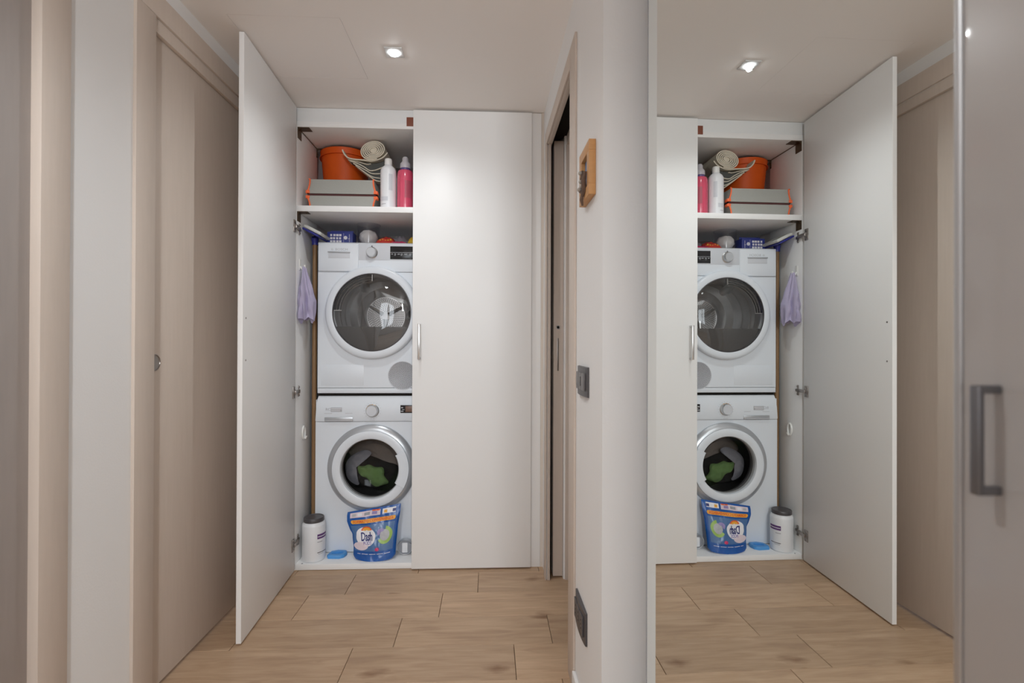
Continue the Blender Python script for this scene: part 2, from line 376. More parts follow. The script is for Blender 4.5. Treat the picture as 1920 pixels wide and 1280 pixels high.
# right wall: pocket-door opening, pillar near the wardrobe
bm = bmesh.new()
box(bm, XR, 1.281, -0.118, 0.045, 0, H); box(bm, 1.354, 1.40, -0.118, 0.9, 0, H)
box(bm, XR, 1.40, -0.862, -0.118, 2.19, H)
box(bm, XR, 1.40, -1.2721, -0.862, 0, H)
box(bm, 1.40, 2.05, -1.2721, -1.17, 0, H)
struct(obj('wall_right', bm, WALLW, xf=rw))
pd = thing('door_3', None, None, (1.30, -0.10, 0)); pd['kind'] = 'structure'; pd['label'] = 'pocket door slid open into the right wall'
slab = obj('door_slab', B(1.305, 1.3525, -0.102, 0.72, 0.008, 2.155, bev=0.001), BLEACH, pd, xf=rw)
bm = bmesh.new(); tube(bm, [(1.3265, -0.1015, 1.234), (1.3265, -0.1045, 1.234)], 0.0095, 20)
obj('lock_hole', bm, CHROME, slab, xf=rw)
bm = bmesh.new(); tube(bm, [(1.3265, -0.1040, 1.234), (1.3265, -0.1052, 1.234)], 0.0065, 16)
obj('key_recess', bm, DARK, slab, xf=rw)
obj('edge_pull', B(1.3215, 1.3300, -0.1045, -0.1015, 1.019, 1.180, bev=0.001), NICK, slab, xf=rw)
obj('far_jamb', B(1.274, 1.2868, -0.128, -0.094, 0, 2.13, bev=0.001), BLEACH, pd, xf=rw)
obj('far_jamb', B(1.3615, 1.408, -0.128, -0.094, 0, 2.13, bev=0.001), BLEACH, pd, xf=rw)
obj('near_casing', B(1.261, XR, -0.905, -0.802, 0, 2.195, bev=0.0015), BLEACH, pd, xf=rw)
obj('near_jamb', B(XR, 1.40, -0.862, -0.802, 0, 2.1895, bev=0.001), BLEACH, pd, xf=rw)
obj('head_casing', B(1.261, XR, -0.8015, -0.1285, 2.130, 2.195, bev=0.0015), BLEACH, pd, xf=rw)
obj('far_casing', B(1.2625, XR, -0.128, -0.075, 0, 2.195, bev=0.0015), BLEACH, pd, xf=rw)
obj('head_jamb', B(1.2695, 1.291, -0.801, -0.10, 2.128, 2.1895, bev=0.001), BLEACH, pd, xf=rw)
obj('head_jamb', B(1.364, 1.40, -0.801, -0.10, 2.128, 2.1895, bev=0.001), BLEACH, pd, xf=rw)
obj('track', B(1.292, 1.363, -0.801, -0.09, 2.175, 2.1895), DARK, pd, xf=rw)
obj('pocket_lining', B(1.2815, 1.3538, 0.75, 0.78, 0, 2.19), DARK, pd, xf=rw)
obj('pocket_lining', B(1.2812, 1.2835, -0.117, 0.75, 0, 2.16), DARK, pd, xf=rw)
bm = B(1.257, XR, -1.283, -0.9055, 0, 0.070, bev=0.003)
struct(obj('baseboard_right', bm, WHITE, xf=rw))
bm = bmesh.new(); box(bm, XR, 1.75, -1.284, -1.2722, 0, 0.070, bev=0.003)
struct(obj('baseboard_pillar', bm, WHITE, xf=rw))

# closet niche, room beyond the pocket door, room behind the photographer
bm = bmesh.new(); box(bm, -0.30, 1.40, 0.79, 0.90, 0, H); box(bm, -0.30, -0.03, 0.045, 0.79, 0, H)
box(bm, 1.2418, 1.2795, 0.04, 0.79, 0, H)
struct(obj('wall_closet', bm, WALLW))
bm = bmesh.new(); box(bm, 3.0, 3.1, -1.3, 1.6, 0, H); box(bm, 1.40, 3.1, 0.9, 1.0, 0, H); box(bm, 2.05, 3.1, -1.2721, -1.17, 0, H)
struct(obj('wall_side_room', bm, WALLW))
bm = bmesh.new()
wx0, wx1, wz0, wz1 = -1.15, 0.25, 0.85, 2.2
box(bm, -2.6, wx0, -6.6, -6.5, 0, H); box(bm, wx1, 3.9, -6.6, -6.5, 0, H); box(bm, wx0, wx1, -6.6, -6.5, 0, wz0); box(bm, wx0, wx1, -6.6, -6.5, wz1, H)
struct(obj('wall_back', bm, WALLW))
bm = bmesh.new(); box(bm, -2.6, -2.5, -6.5, -2.75, 0, H); box(bm, -2.5, -0.112, -2.85, -2.7501, 0, H)
struct(obj('wall_back_left', bm, WALLW))
bm = bmesh.new(); box(bm, 3.8, 3.9, -6.5, -3.5, 0, H); box(bm, 2.05, 3.9, -3.55, -3.45, 0, H)
struct(obj('wall_back_right', bm, WALLW))
wn = thing('window_1', None, None, ((wx0+wx1)/2, -6.55, wz0)); wn['kind'] = 'structure'; wn['label'] = 'window of the room behind the camera'
bm = bmesh.new()
for a in ((wx0, wx0+0.05, wz0, wz1), (wx1-0.05, wx1, wz0, wz1), (wx0+0.05, wx1-0.05, wz0, wz0+0.05), (wx0+0.05, wx1-0.05, wz1-0.05, wz1), ((wx0+wx1)/2-0.03, (wx0+wx1)/2+0.03, wz0+0.05, wz1-0.05)):
    box(bm, a[0], a[1], -6.58, -6.52, a[2], a[3])
obj('window_frame', bm, WHITE, wn)

# ================================================================== DOWNLIGHT
LX, LY = 0.5794, -0.4888
dl = thing('downlight', 'small square frosted spotlight glowing in the ceiling before the closet', 'downlight', (LX, LY, H))
bm = bmesh.new(); box(bm, LX-0.036, LX+0.036, LY-0.036, LY+0.036, H-0.005, H-0.0005, bev=0.0015)
obj('glass_plate', bm, FROST, dl)
bm = bmesh.new(); r_ = bmesh.ops.create_cone(bm, cap_ends=True, segments=8, radius1=0.019, radius2=0.016, depth=0.006, matrix=Matrix.Translation((LX, LY, H-0.0082)))
obj('lamp_lens', bm, LAMP, dl)
sl = bpy.data.lights.new('downlight_spot', 'SPOT'); sl.energy = DOWNLIGHT_POWER; sl.spot_size = math.radians(152); sl.spot_blend = 1.0; sl.shadow_soft_size = 0.012; sl.color = (0.96, 0.99, 1.0)
so = bpy.data.objects.new('downlight_spot', sl); COL.objects.link(so); so.parent = dl; so.location = (0, 0, -0.017)

# ================================================================== CLOSET CARCASS
cc = thing('closet_cabinet', 'white built-in closet carcass with top shelf, open at left', 'closet', (0.61, 0.02, 0))
SI = -0.005                         # inner face of the left side panel
obj('side_panel', B(SI-0.018, SI, 0.021, 0.319, 0.0, 2.2495, bev=0.0008), WHITE, cc)
obj('side_panel', B(1.1860, 1.240, 0.021, 0.60, 0.0, 2.3465, bev=0.0008), WHITE, cc)
obj('top_panel', B(SI-0.018, 1.1855, 0.021, 0.60, 2.250, 2.279, bev=0.001), WHITE, cc)
obj('fascia', B(SI-0.018, 1.1855, 0.026, 0.045, 2.280, 2.3485, bev=0.0008), mat('cool_white_fascia', (0.79, 0.81, 0.82), 0.5), cc)
shelf = obj('shelf', B(SI+0.0005, 1.1855, 0.021, 0.60, 1.821, 1.850, bev=0.001), WHITE, cc)
obj('bottom_board', B(SI+0.0005, 1.1855, 0.021, 0.785, 0.002, 0.031, bev=0.0012), WHITE, cc)
bm = bmesh.new(); box(bm, 1.2405, 1.2785, 0.021, 0.039, 0, H-0.001)
obj('filler_strip', bm, mat('shaded_filler', (0.68, 0.62, 0.555), 0.6), cc)  # the wall return's shade is put into this beige
obj('filler_strip', B(-0.1115, SI-0.0185, 0.021, 0.044, 0, H-0.001), WHITE, cc)
obj('catch_block', B(0.546, 0.582, 0.0205, 0.026, 2.264, 2.311, bev=0.001), BROWNW, cc)
obj('screw_cap', solid_lathe([(0.0042, 0), (0.0042, 0.0012), (0.0, 0.0014)], (0.028, 0.03, 0.031), seg=12), GREYPR, cc)
def bracket(y, z, s=1.0, w=0.012):
    bm = bmesh.new()
    box(bm, SI, SI+0.0025, y, y+w, z-0.050*s, z)
    box(bm, SI, SI+0.055*s, y, y+w, z-0.0028, z)
    # curved web between both wings
    n = 8; pts = [(SI+0.0025, z-0.0028)]+[(SI+0.0025+0.018*s*(1-math.sin(PI/2*i/n)), z-0.0028-0.018*s*(1-math.cos(PI/2*i/n))) for i in range(n+1)]
    prism(bm, pts, y+0.004, y+0.007)
    for q in ((SI+0.0026, y+w/2, z-0.038*s, 'x'), (SI+0.042*s, y+w/2, z-0.0029, 'z')):
        r = bmesh.ops.create_uvsphere(bm, u_segments=8, v_segments=5, radius=0.003)
        for v in r['verts']: v.co = v.co+Vector(q[:3])
    b = obj('angle_bracket', bm, BRACK, cc); return b
bracket(0.026, 2.250, 1.05, 0.050); bracket(0.305, 2.250, 1.0, 0.012); bracket(0.026, 1.821, 0.95, 0.045)
bm = bmesh.new(); box(bm, SI, SI+0.0022, 0.05, 0.305, 2.2465, 2.2498); obj('joint_strip', bm, BRACK, cc)

# the open left door: hinged on the side panel
TH = 0.0585                         # leans 3.4 degrees back from square
ld = thing('closet_door', 'white closet door standing open at left, casting shade on wall', 'door', (0, 0, 0), TH)
ld['group'] = 'tall white doors of the laundry closet'
WD = 0.611
obj('panel', B(-0.019, 0.0, -WD, 0.0, 0.008, 2.3394, bev=0.001), WHITE, ld, local=True)
for z in (1.248, 1.085):
    bm = bmesh.new(); tube(bm, [(-0.0002, -0.583, z), (0.0010, -0.583, z)], 0.0038, 14); obj('screw_head', bm, NICK, ld, local=True)
# hinges: cup on the door, arm and plate on the side panel
for zh in (1.735, 0.905, 0.145):
    bm = bmesh.new()
    box(bm, -0.0005, 0.0035, -0.040, -0.010, zh-0.030, zh+0.030, bev=0.001)
    tube(bm, [(0.0, -0.024, zh), (0.006, -0.024, zh)], 0.017, 20)
    for dz in (-0.024, 0.024):
        tube(bm, [(0.0, -0.024, zh+dz), (0.0055, -0.024, zh+dz)], 0.0045, 10)
    box(bm, 0.004, 0.013, -0.026, 0.040, zh-0.009, zh+0.009, bev=0.002)
    h = obj('hinge', bm, NICK, ld, local=True)
    bm = bmesh.new(); box(bm, 0.002, 0.0055, 0.030, 0.072, zh-0.007, zh+0.007, bev=0.001)
    box(bm, 0.002, 0.0045, 0.046, 0.060, zh-0.028, zh+0.028, bev=0.001)
    for dz in (-0.021, 0, 0.021): tube(bm, [(0.004, 0.053, zh+dz), (0.0085, 0.053, zh+dz)], 0.0045, 10)
    for v in bm.verts: v.co.x += SI+0.001-0.0020+0.003*0
    bmesh.ops.rotate(bm, verts=bm.verts, cent=(0, 0, 0), matrix=Matrix.Rotation(-TH, 3, 'Z'))
    obj('mounting_plate', bm, NICK, h, local=True)

# the closed right door
rd = thing('closet_door', 'white closet door closed at right, slim steel handle on its left edge', 'door', (0.886, 0.0, 0))
rd['group'] = 'tall white doors of the laundry closet'
obj('panel', B(0.5837, 1.1888, 0.0, 0.0195, 0.008, 2.3394, bev=0.001), WHITE, rd)
bm = bmesh.new()
box(bm, 0.6145, 0.6255, -0.034, -0.027, 1.072, 1.251, bev=0.002)
box(bm, 0.6155, 0.6245, -0.030, 0.0, 1.072, 1.082, bev=0.001); box(bm, 0.6155, 0.6245, -0.030, 0.0, 1.241, 1.251, bev=0.001)
obj('handle', bm, CHROME, rd)

# ================================================================== DRYER
AX0, AX1, AY = 0.0565, 0.6435, 0.160
DZ0, DZ1 = 0.871, 1.694
dr = thing('tumble_dryer', 'white tumble dryer with smoked round door, stacked on the washing machine', 'dryer', (0.35, 0.45, DZ0))
DC = (0.3485, 1.3160)
bm = bmesh.new()
box(bm, AX0, AX0+0.004, AY+0.006, 0.74, DZ0+0.012, DZ1-0.01); box(bm, AX1-0.004, AX1, AY+0.006, 0.74, DZ0+0.012, DZ1-0.01)
box(bm, AX0, AX1, AY+0.004, 0.745, DZ1-0.022, DZ1, bev=0.006); box(bm, AX0, AX1, 0.735, 0.74, DZ0+0.012, DZ1-0.01)
box(bm, AX0+0.002, AX1-0.002, AY+0.01, 0.74, DZ0+0.012, DZ0+0.018)
obj('body', bm, APPL, dr)
fp = obj('front_panel', plate_hole(AX0, AX1, DZ0+0.042, 1.5335, AY, DC[0], DC[1], 0.205), APPL, dr)
# rounded front corners beside the panel
for xs, sgn in ((AX0, 1), (AX1, -1)):
    bm = bmesh.new()
    box(bm, min(xs, xs+sgn*0.004), max(xs, xs+sgn*0.004), AY+0.0002, AY+0.012, DZ0+0.012, DZ1-0.004, bev=0.001)
    obj('corner_strip', bm, APPL, dr)
obj('plinth', B(AX0, AX1, AY-0.001, AY+0.03, DZ0+0.012, DZ0+0.040, bev=0.004), APPL, dr)
obj('stacking_strip', B(AX0+0.004, AX1-0.004, AY+0.012, AY+0.06, DZ0-0.001, DZ0+0.0118), DARK, dr)
cp = obj('control_panel', B(AX0, AX1, AY-0.004, AY+0.05, 1.5345, DZ1-0.002, bev=0.005, seg=3), APPL, dr)
obj('control_band', B(0.272, AX1-0.003, AY-0.0052, AY-0.003, 1.598, DZ1-0.008, bev=0.0006), APPL2, cp)
wd = obj('water_drawer', B(AX0+0.003, 0.270, AY-0.0075, AY+0.002, 1.537, DZ1-0.010, bev=0.003), APPL, dr)
bm = bmesh.new(); box(bm, 0.112, 0.226, AY-0.0085, AY-0.006, 1.606, 1.636, bev=0.003); obj('grip_recess', bm, APPL2, wd)
obj('grip_lip', B(0.110, 0.228, AY-0.014, AY-0.007, 1.636, 1.642, bev=0.002), SILV, wd)
text_obj('BOSCH', 0.0165, LGREYPR, lambda u, v, w: (0.182+u*1.25, AY-0.0079-w, 1.653+v), 'brand_lettering', wd, 0.0003)
bm = bmesh.new(); lathe(bm, [(0.0055, 0), (0.0055, -0.0008), (0.0043, -0.0008), (0.0043, 0)], (0.133, AY-0.0074, 1.653), 'y', 20)
box(bm, 0.1290, 0.1370, AY-0.0082, AY-0.0075, 1.6523, 1.6537); obj('brand_emblem', bm, LGREYPR, wd)
KC = (0.3425, 1.6385)
kn = obj('program_dial', solid_lathe([(0.031, -0.003), (0.031, -0.007), (0.0265, -0.010), (0.0265, -0.026), (0.024, -0.029), (0.0, -0.029)], (KC[0], AY, KC[1]), 'y', 40), CHROME, dr)
obj('dial_face', solid_lathe([(0.0225, -0.0288), (0.0215, -0.0305), (0.0, -0.0305)], (KC[0], AY, KC[1]), 'y', 36), SILV, kn)
bm = bmesh.new(); box(bm, KC[0]-0.003, KC[0]+0.003, AY-0.0075, AY-0.004, KC[1]+0.032, KC[1]+0.037); obj('dial_mark', bm, CHARC, kn)
dp = obj('display', B(0.4395, 0.612, AY-0.0062, AY-0.003, 1.604, 1.6735, bev=0.0006), BLACKP, dr)
obj('display_line', B(0.441, 0.610, AY-0.0068, AY-0.0060, 1.6395, 1.6412), LGREYPR, dp)
bm = bmesh.new()
for i, (u, w) in enumerate(((0.446, 0.008), (0.462, 0.009), (0.479, 0.012), (0.496, 0.010), (0.514, 0.016), (0.541, 0.012), (0.562, 0.009), (0.580, 0.013))):
    box(bm, u, u+w, AY-0.0068, AY-0.0060, 1.6300, 1.6335); 
    if i % 2: box(bm, u, u+w*0.8, AY-0.0068, AY-0.0060, 1.6235, 1.6255)
obj('touch_marks', bm, LGREYPR, dp)
# door
ring = [(0.249, 0.0), (0.249, -0.016), (0.245, -0.024), (0.236, -0.0285), (0.212, -0.0305), (0.2085, -0.029), (0.2075, -0.024), (0.2075, 0.03)]
bm = bmesh.new(); lathe(bm, ring, (DC[0], AY, DC[1]), 'y', 96)
dd = obj('door_ring', bm, APPL, dr)
bm = bmesh.new(); lathe(bm, [(0.2075, -0.0255), (0.2, -0.0290), (0.1, -0.0345), (0.0001, -0.036)], (DC[0], AY, DC[1]), 'y', 72)
obj('door_glass', bm, GLASSD, dd)
bm = bmesh.new(); lathe(bm, [(0.2078, -0.0262), (0.2078, -0.0285), (0.2035, -0.0295), (0.2035, -0.0262)], (DC[0], AY, DC[1]), 'y', 96)
obj('glass_seal', bm, CHARC, dd)
# black quarter trim and grey lower segment behind the glass
bm = bmesh.new(); lathe(bm, [(0.203, -0.020), (0.175, -0.020), (0.175, 0.0), (0.203, 0.0)], (DC[0], AY, DC[1]), 'y', 28, a0=PI*0.5, a1=PI*0.98)
obj('black_quarter_trim', bm, BLACKP, dd)
for rr in (0.1745, 0.1625, 0.189):
    bm = bmesh.new(); tube(bm, [(DC[0]+rr*math.cos(a), AY-0.0195, DC[1]+rr*math.sin(a)) for a in [PI*0.5+PI*0.48*i/26 for i in range(27)]], 0.0011, 6)
    obj('chrome_line', bm, CHROME, dd)
bm = bmesh.new(); box(bm, DC[0]-0.0025, DC[0]+0.0015, AY-0.021, AY-0.010, DC[1]+0.168, DC[1]+0.203); obj('trim_end', bm, CHROME, dd); bm = bmesh.new(); box(bm, DC[0]-0.2015, DC[0]-0.160, AY-0.021, AY-0.010, DC[1]+0.008, DC[1]+0.012)
obj('trim_end', bm, CHROME, dd)
segp = []
for i in range(41):
    a = PI+math.asin(0.076/0.204)+(PI-2*math.asin(0.076/0.204))*i/40
    segp.append((DC[0]+0.204*math.cos(a), DC[1]+0.204*math.sin(a)))
bm = bmesh.new(); prism(bm, segp, AY-0.018, AY-0.010); obj('filter_cover', bm, GREYSEG, dd)
# drum
bm = bmesh.new(); lathe(bm, [(0.2045, 0.012), (0.198, 0.05), (0.205, 0.055), (0.205, 0.10), (0.200, 0.105), (0.205, 0.11), (0.205, 0.19), (0.200, 0.195), (0.205, 0.20), (0.205, 0.30), (0.17, 0.33), (0.12, 0.31), (0.115, 0.335), (0.0001, 0.335)], (DC[0], AY, DC[1]), 'y', 72)
drum = obj('drum', bm, STEELD, dr)
for k in range(3):
    a = PI*0.62+k*2*PI/3
    bm = bmesh.new(); n = 10
    tube(bm, [(DC[0]+(0.205-0.03*math.sin(PI*i/n))*math.cos(a+0.25*i/n), AY+0.06+0.22*i/n, DC[1]+(0.205-0.03*math.sin(PI*i/n))*math.sin(a+0.25*i/n)) for i in range(n+1)], [0.006+0.022*math.sin(PI*i/n) for i in range(n+1)], 10)
    obj('drum_paddle', bm, CHROME, drum)
for k in range(3):
    a = k*2*PI/3+0.5; bm = bmesh.new()
    tube(bm, [(DC[0]+0.02*math.cos(a), AY+0.325, DC[1]+0.02*math.sin(a)), (DC[0]+0.11*math.cos(a), AY+0.318, DC[1]+0.11*math.sin(a))], [0.012, 0.006], 8)
    obj('spider_arm', bm, CHROME, drum)
bm = bmesh.new()
for r_i in range(3, 12):
    rr = r_i*0.0095; nn = int(2*PI*rr/0.0125)
    for i in range(nn):
        a = 2*PI*i/nn; 
        c = Matrix.Translation((DC[0]+rr*math.cos(a), AY+0.3345, DC[1]+rr*math.sin(a))) @ Matrix.Rotation(PI/2, 4, 'X')
        bmesh.ops.create_circle(bm, cap_ends=True, segments=6, radius=0.0028, matrix=c)
o = obj('drum_perforation', bm, DARK, drum, sm=False); o['kind'] = 'stuff'
# round air vent, lower right of the front
VC = (0.5075, 0.9780)
vent = obj('air_vent', solid_lathe([(0.0785, 0.0005), (0.0785, -0.0012), (0.0765, -0.0020), (0.0745, -0.0008), (0.0, -0.0008)], (VC[0], AY, VC[1]), 'y', 64), APPL2, dr)
bm = bmesh.new()
for r_i in range(1, 17):
    rr = r_i*0.0045; nn = max(6, int(2*PI*rr/0.0052))
    for i in range(nn):
        a = 2*PI*i/nn+0.15*r_i
        c = Matrix.Translation((VC[0]+rr*math.cos(a), AY-0.0014, VC[1]+rr*math.sin(a))) @ Matrix.Rotation(PI/2, 4, 'X')
        bmesh.ops.create_circle(bm, cap_ends=True, segments=6, radius=0.0019, matrix=c)
o = obj('vent_hole', bm, CHARC, vent, sm=False); o['kind'] = 'stuff'
obj('service_flap', B(0.075, 0.30, AY-0.0008, AY+0.001, 0.925, 1.036, bev=0.0004), APPL, dr)

# ================================================================== WASHER
WX0, WX1 = 0.0475, 0.6435
WZ0, WZ1 = 0.031, 0.868
wm = thing('washing_machine', 'white front-loading washing machine full of laundry, below the dryer', 'washing machine', (0.345, 0.45, WZ0))
WC = (0.3465, 0.4835)
bm = bmesh.new()
box(bm, WX0, WX0+0.004, AY+0.006, 0.74, WZ0+0.02, WZ1-0.02); box(bm, WX1-0.004, WX1, AY+0.006, 0.74, WZ0+0.02, WZ1-0.02)
box(bm, AX0-0.002, WX1, AY+0.012, 0.745, WZ1-0.022, WZ1, bev=0.005); box(bm, WX0, WX1, 0.735, 0.74, WZ0+0.02, WZ1-0.02)
box(bm, WX0+0.002, WX1-0.002, AY+0.008, 0.74, WZ0+0.012, WZ0+0.02)
for fx in (WX0+0.05, WX1-0.05):
    for fy in (AY+0.06, 0.69): tube(bm, [(fx, fy, WZ0+0.001), (fx, fy, WZ0+0.014)], 0.018, 12)
obj('body', bm, APPL, wm)
obj('front_panel', plate_hole(WX0, WX1, WZ0+0.004, 0.730, AY, WC[0], WC[1], 0.185), APPL, wm)
# control panel, its top edge leaning back
bm = bmesh.new()
x0, x1 = WX0, WX1
pr = [(AY-0.001, 0.7325), (AY-0.004, 0.740), (AY-0.003, 0.800), (AY+0.002, 0.840), (AY+0.012, 0.861), (AY+0.03, 0.8675), (AY+0.05, 0.8675), (AY+0.05, 0.7325)]
va = [bm.verts.new((x0+max(0, (z-0.76))*0.085, y, z)) for y, z in pr]; vb = [bm.verts.new((x1, y, z)) for y, z in pr]
for i in range(len(pr)):
    j = (i+1) % len(pr); bm.faces.new((va[i], va[j], vb[j], vb[i]))
bm.faces.new(va); bm.faces.new(vb)
wcp = obj('control_panel', bm, APPL, wm)
def tick_rows(rows, name, parent, m, y):
    bm = bmesh.new()
    for (u0, u1, z, h) in rows: box(bm, u0, u1, y-0.0007, y, z, z+h)
    return obj(name, bm, m, parent)
obj('badge', B(0.128, 0.1875, AY-0.0052, AY-0.003, 0.7850, 0.8075, bev=0.0008), LGREYPR, wcp)
tick_rows([(0.131, 0.184, 0.799, 0.0022), (0.131, 0.178, 0.790, 0.0022)], 'badge_print', wcp, WHP, AY-0.0051)
text_obj('RC', 0.021, LGREYPR, lambda u, v, w: (0.114+u, AY-0.0038-w, 0.7965+v), 'panel_lettering', wcp, 0.0003)
for tr_ in ((0.095, 0.135, 0.775, 0.0018), (0.205, 0.243, 0.776, 0.0018)): tick_rows([tr_], 'panel_print', wcp, LGREYPR, AY-0.0036)
dh = obj('detergent_drawer', B(0.0955, 0.2460, AY-0.0085, AY-0.002, 0.7330, 0.7560, bev=0.003), SILV, wm)
obj('drawer_grip', B(0.100, 0.2415, AY-0.0098, AY-0.0075, 0.7345, 0.7405, bev=0.001), LGREYPR, dh)
WK = (0.3485, 0.7900)
wk = obj('program_dial', solid_lathe([(0.0355, -0.003), (0.0355, -0.006), (0.0325, -0.008), (0.030, -0.024), (0.0285, -0.0265), (0.0, -0.0265)], (WK[0], AY, WK[1]), 'y', 40), CHROME, wm)
obj('dial_face', solid_lathe([(0.0285, -0.0262), (0.0265, -0.0285), (0.0, -0.0285)], (WK[0], AY, WK[1]), 'y', 36), APPL2, wk)
bm = bmesh.new()
for i in range(18):
    a = 2*PI*i/18; r0 = 0.0435
    r = bmesh.ops.create_cube(bm, size=1.0)
    for v in r['verts']: v.co = Vector((WK[0]+r0*math.cos(a)+v.co.x*0.0045, AY-0.0038+v.co.y*0.0006, WK[1]+r0*math.sin(a)+v.co.z*0.0014))
obj('dial_mark', bm, LGREYPR, wk)
bm = bmesh.new()
for i in range(5):
    a = PI*0.36+0.13*PI*i
    r = bmesh.ops.create_uvsphere(bm, u_segments=8, v_segments=5, radius=0.0026)
    for v in r['verts']: v.co = v.co+Vector((WK[0]+0.0325*math.cos(a), AY-0.009, WK[1]+0.0325*math.sin(a)))
obj('amber_stud', bm, YELB, wk)
wdp = obj('display', B(0.4975, 0.612, AY-0.0055, AY-0.003, 0.7775, 0.8195, bev=0.0006), BLACKP, wm)
obj('display_window', B(0.5240, 0.575, AY-0.0062, AY-0.0053, 0.7825, 0.8145, bev=0.0003), mat('amber_screen', (0.20, 0.12, 0.09), 0.3), wdp)
tick_rows([(0.501, 0.512, 0.803, 0.006), (0.506, 0.519, 0.794, 0.003), (0.500, 0.514, 0.784, 0.005)], 'display_marks', wdp, LGREYPR, AY-0.0054)
tick_rows([(WX0+0.01, WX1-0.01, 0.7312, 0.0014)], 'panel_seam', wm, GREYPR, AY-0.0002)
tick_rows([(0.335, 0.362, 0.7375, 0.0045)], 'centre_badge', wcp, LGREYPR, AY-0.0028)
tick_rows([(0.43, 0.64, 0.7430, 0.0012)], 'panel_line', wcp, GREYPR, AY-0.0028)
# door: silver outer ring, white inner ring, bowl of glass
bm = bmesh.new(); lathe(bm, [(0.233, 0.0), (0.2335, -0.010), (0.228, -0.017), (0.205, -0.030), (0.2035, -0.030)], (WC[0], AY, WC[1]), 'y', 96)
wr = obj('outer_ring', bm, SILV, wm)
bm = bmesh.new(); lathe(bm, [(0.2045, -0.0285), (0.2025, -0.0345), (0.196, -0.0375), (0.170, -0.0375), (0.161, -0.034), (0.1575, -0.026), (0.157, 0.0)], (WC[0], AY, WC[1]), 'y', 96)
wi = obj('inner_ring', bm, APPL, wm)
bm = bmesh.new(); lathe(bm, [(0.2038, -0.0290), (0.2046, -0.0312), (0.2032, -0.0325)], (WC[0], AY, WC[1]), 'y', 96); obj('ring_groove', bm, GREYPR, wi)
bm = bmesh.new(); lathe(bm, [(0.204, -0.035), (0.202, -0.0415), (0.152, -0.0415), (0.147, -0.034), (0.147, -0.030), (0.204, -0.030)], (WC[0], AY, WC[1]), 'y', 24, a0=-0.52, a1=0.50)
bm2 = bm
obj('door_grip', bm2, APPL, wi)
bm = bmesh.new(); lathe(bm, [(0.1572, -0.020), (0.150, -0.019), (0.146, -0.012), (0.132, 0.030), (0.118, 0.052), (0.08, 0.062), (0.0001, 0.066)], (WC[0], AY, WC[1]), 'y', 64)
obj('door_glass', bm, GLASSW, wi)
bm = bmesh.new(); lathe(bm, [(0.176, 0.060), (0.19, 0.075), (0.228, 0.09), (0.232, 0.25), (0.20, 0.31), (0.0001, 0.315)], (WC[0], AY, WC[1]), 'y', 64)
obj('drum', bm, mat('dull_drum_steel', (0.30, 0.30, 0.31), 0.45, metal=0.8), wm)
bm = bmesh.new(); lathe(bm, [(0.187, 0.012), (0.164, 0.006), (0.158, 0.020), (0.166, 0.045), (0.172, 0.058)], (WC[0], AY, WC[1]), 'y', 64)
obj('door_gasket', bm, mat('grey_rubber', (0.16, 0.16, 0.17), 0.6), wm)
# laundry
from mathutils import noise as mn
def lump(name, c, s, m, seed, rough=0.28, label='', rot=0.0, fold=9.0):
    bm = bmesh.new(); bmesh.ops.create_icosphere(bm, subdivisions=5, radius=1.0)
    for v in bm.verts:
        d = v.co.normalized(); q = d*2.0+Vector((seed*3.1, seed, 0))
        f = 1+rough*mn.noise(q)+rough*0.55*abs(mn.noise(d*5+Vector((seed, 2, 1))))+0.05*math.sin(fold*d.x+5*mn.noise(q*1.5))
        v.co = Vector((d.x*s[0], d.y*s[1], d.z*s[2]))*f
    bmesh.ops.rotate(bm, verts=bm.verts, cent=(0, 0, 0), matrix=Matrix.Rotation(rot, 3, 'Y'))
    bmesh.ops.translate(bm, verts=bm.verts, vec=c)
    return tag(obj(name, bm, m, origin=(c[0], c[1], c[2]-s[2])), label, 'laundry')
def crumple(name, outline, y0, depth, m, seed, label, thick=0.012):
    """a flattened cloth: outline in (x,z) filled with a bumpy front"""
    for _k in range(2):      # round the corners of the outline
        nn_ = len(outline); q_ = []
        for i in range(nn_):
            a, b2 = outline[i], outline[(i+1) % nn_]
            q_.append((a[0]*0.75+b2[0]*0.25, a[1]*0.75+b2[1]*0.25)); q_.append((a[0]*0.25+b2[0]*0.75, a[1]*0.25+b2[1]*0.75))
        outline = q_
    bm = bmesh.new(); n = len(outline); cx = sum(p[0] for p in outline)/n; cz = sum(p[1] for p in outline)/n; rings = []
    for k in range(9):
        t = 1-k/8.0; ring = []
        for (x, z) in outline:
            xx, zz = cx+(x-cx)*t, cz+(z-cz)*t
            yy = y0-depth*math.sqrt(max(0, 1-t*t))+0.010*mn.noise(Vector((xx*40, zz*40, seed)))*(1 if k > 0 else 0)
            ring.append(bm.verts.new((xx, yy, zz)))
        rings.append(ring)
    for a, b2 in zip(rings[:-1], rings[1:]):
        for i in range(n):
            j = (i+1) % n; bm.faces.new((a[i], a[j], b2[j], b2[i]))
    back = [bm.verts.new((v.co.x, y0+thick, v.co.z)) for v in rings[0]]
    for i in range(n):
        j = (i+1) % n; bm.faces.new((rings[0][i], rings[0][j], back[j], back[i]))
    bm.faces.new(back); bmesh.ops.remove_doubles(bm, verts=bm.verts, dist=1e-5)
    return tag(obj(name, bm, m, origin=(cx, y0, min(p[1] for p in outline))), label, 'laundry')
def lay(pts, y):
    """outline drawn on the door plane (mm from the door centre), pushed back to depth y"""
    k = (y+2.557)/(0.13+2.557)
    return [(0.977+(WC[0]+0.002+(p[0]-695)*0.00287-0.977)*k, 1.1537+(WC[1]-(p[1]-879.5)*0.00287-1.1537)*k) for p in pts]
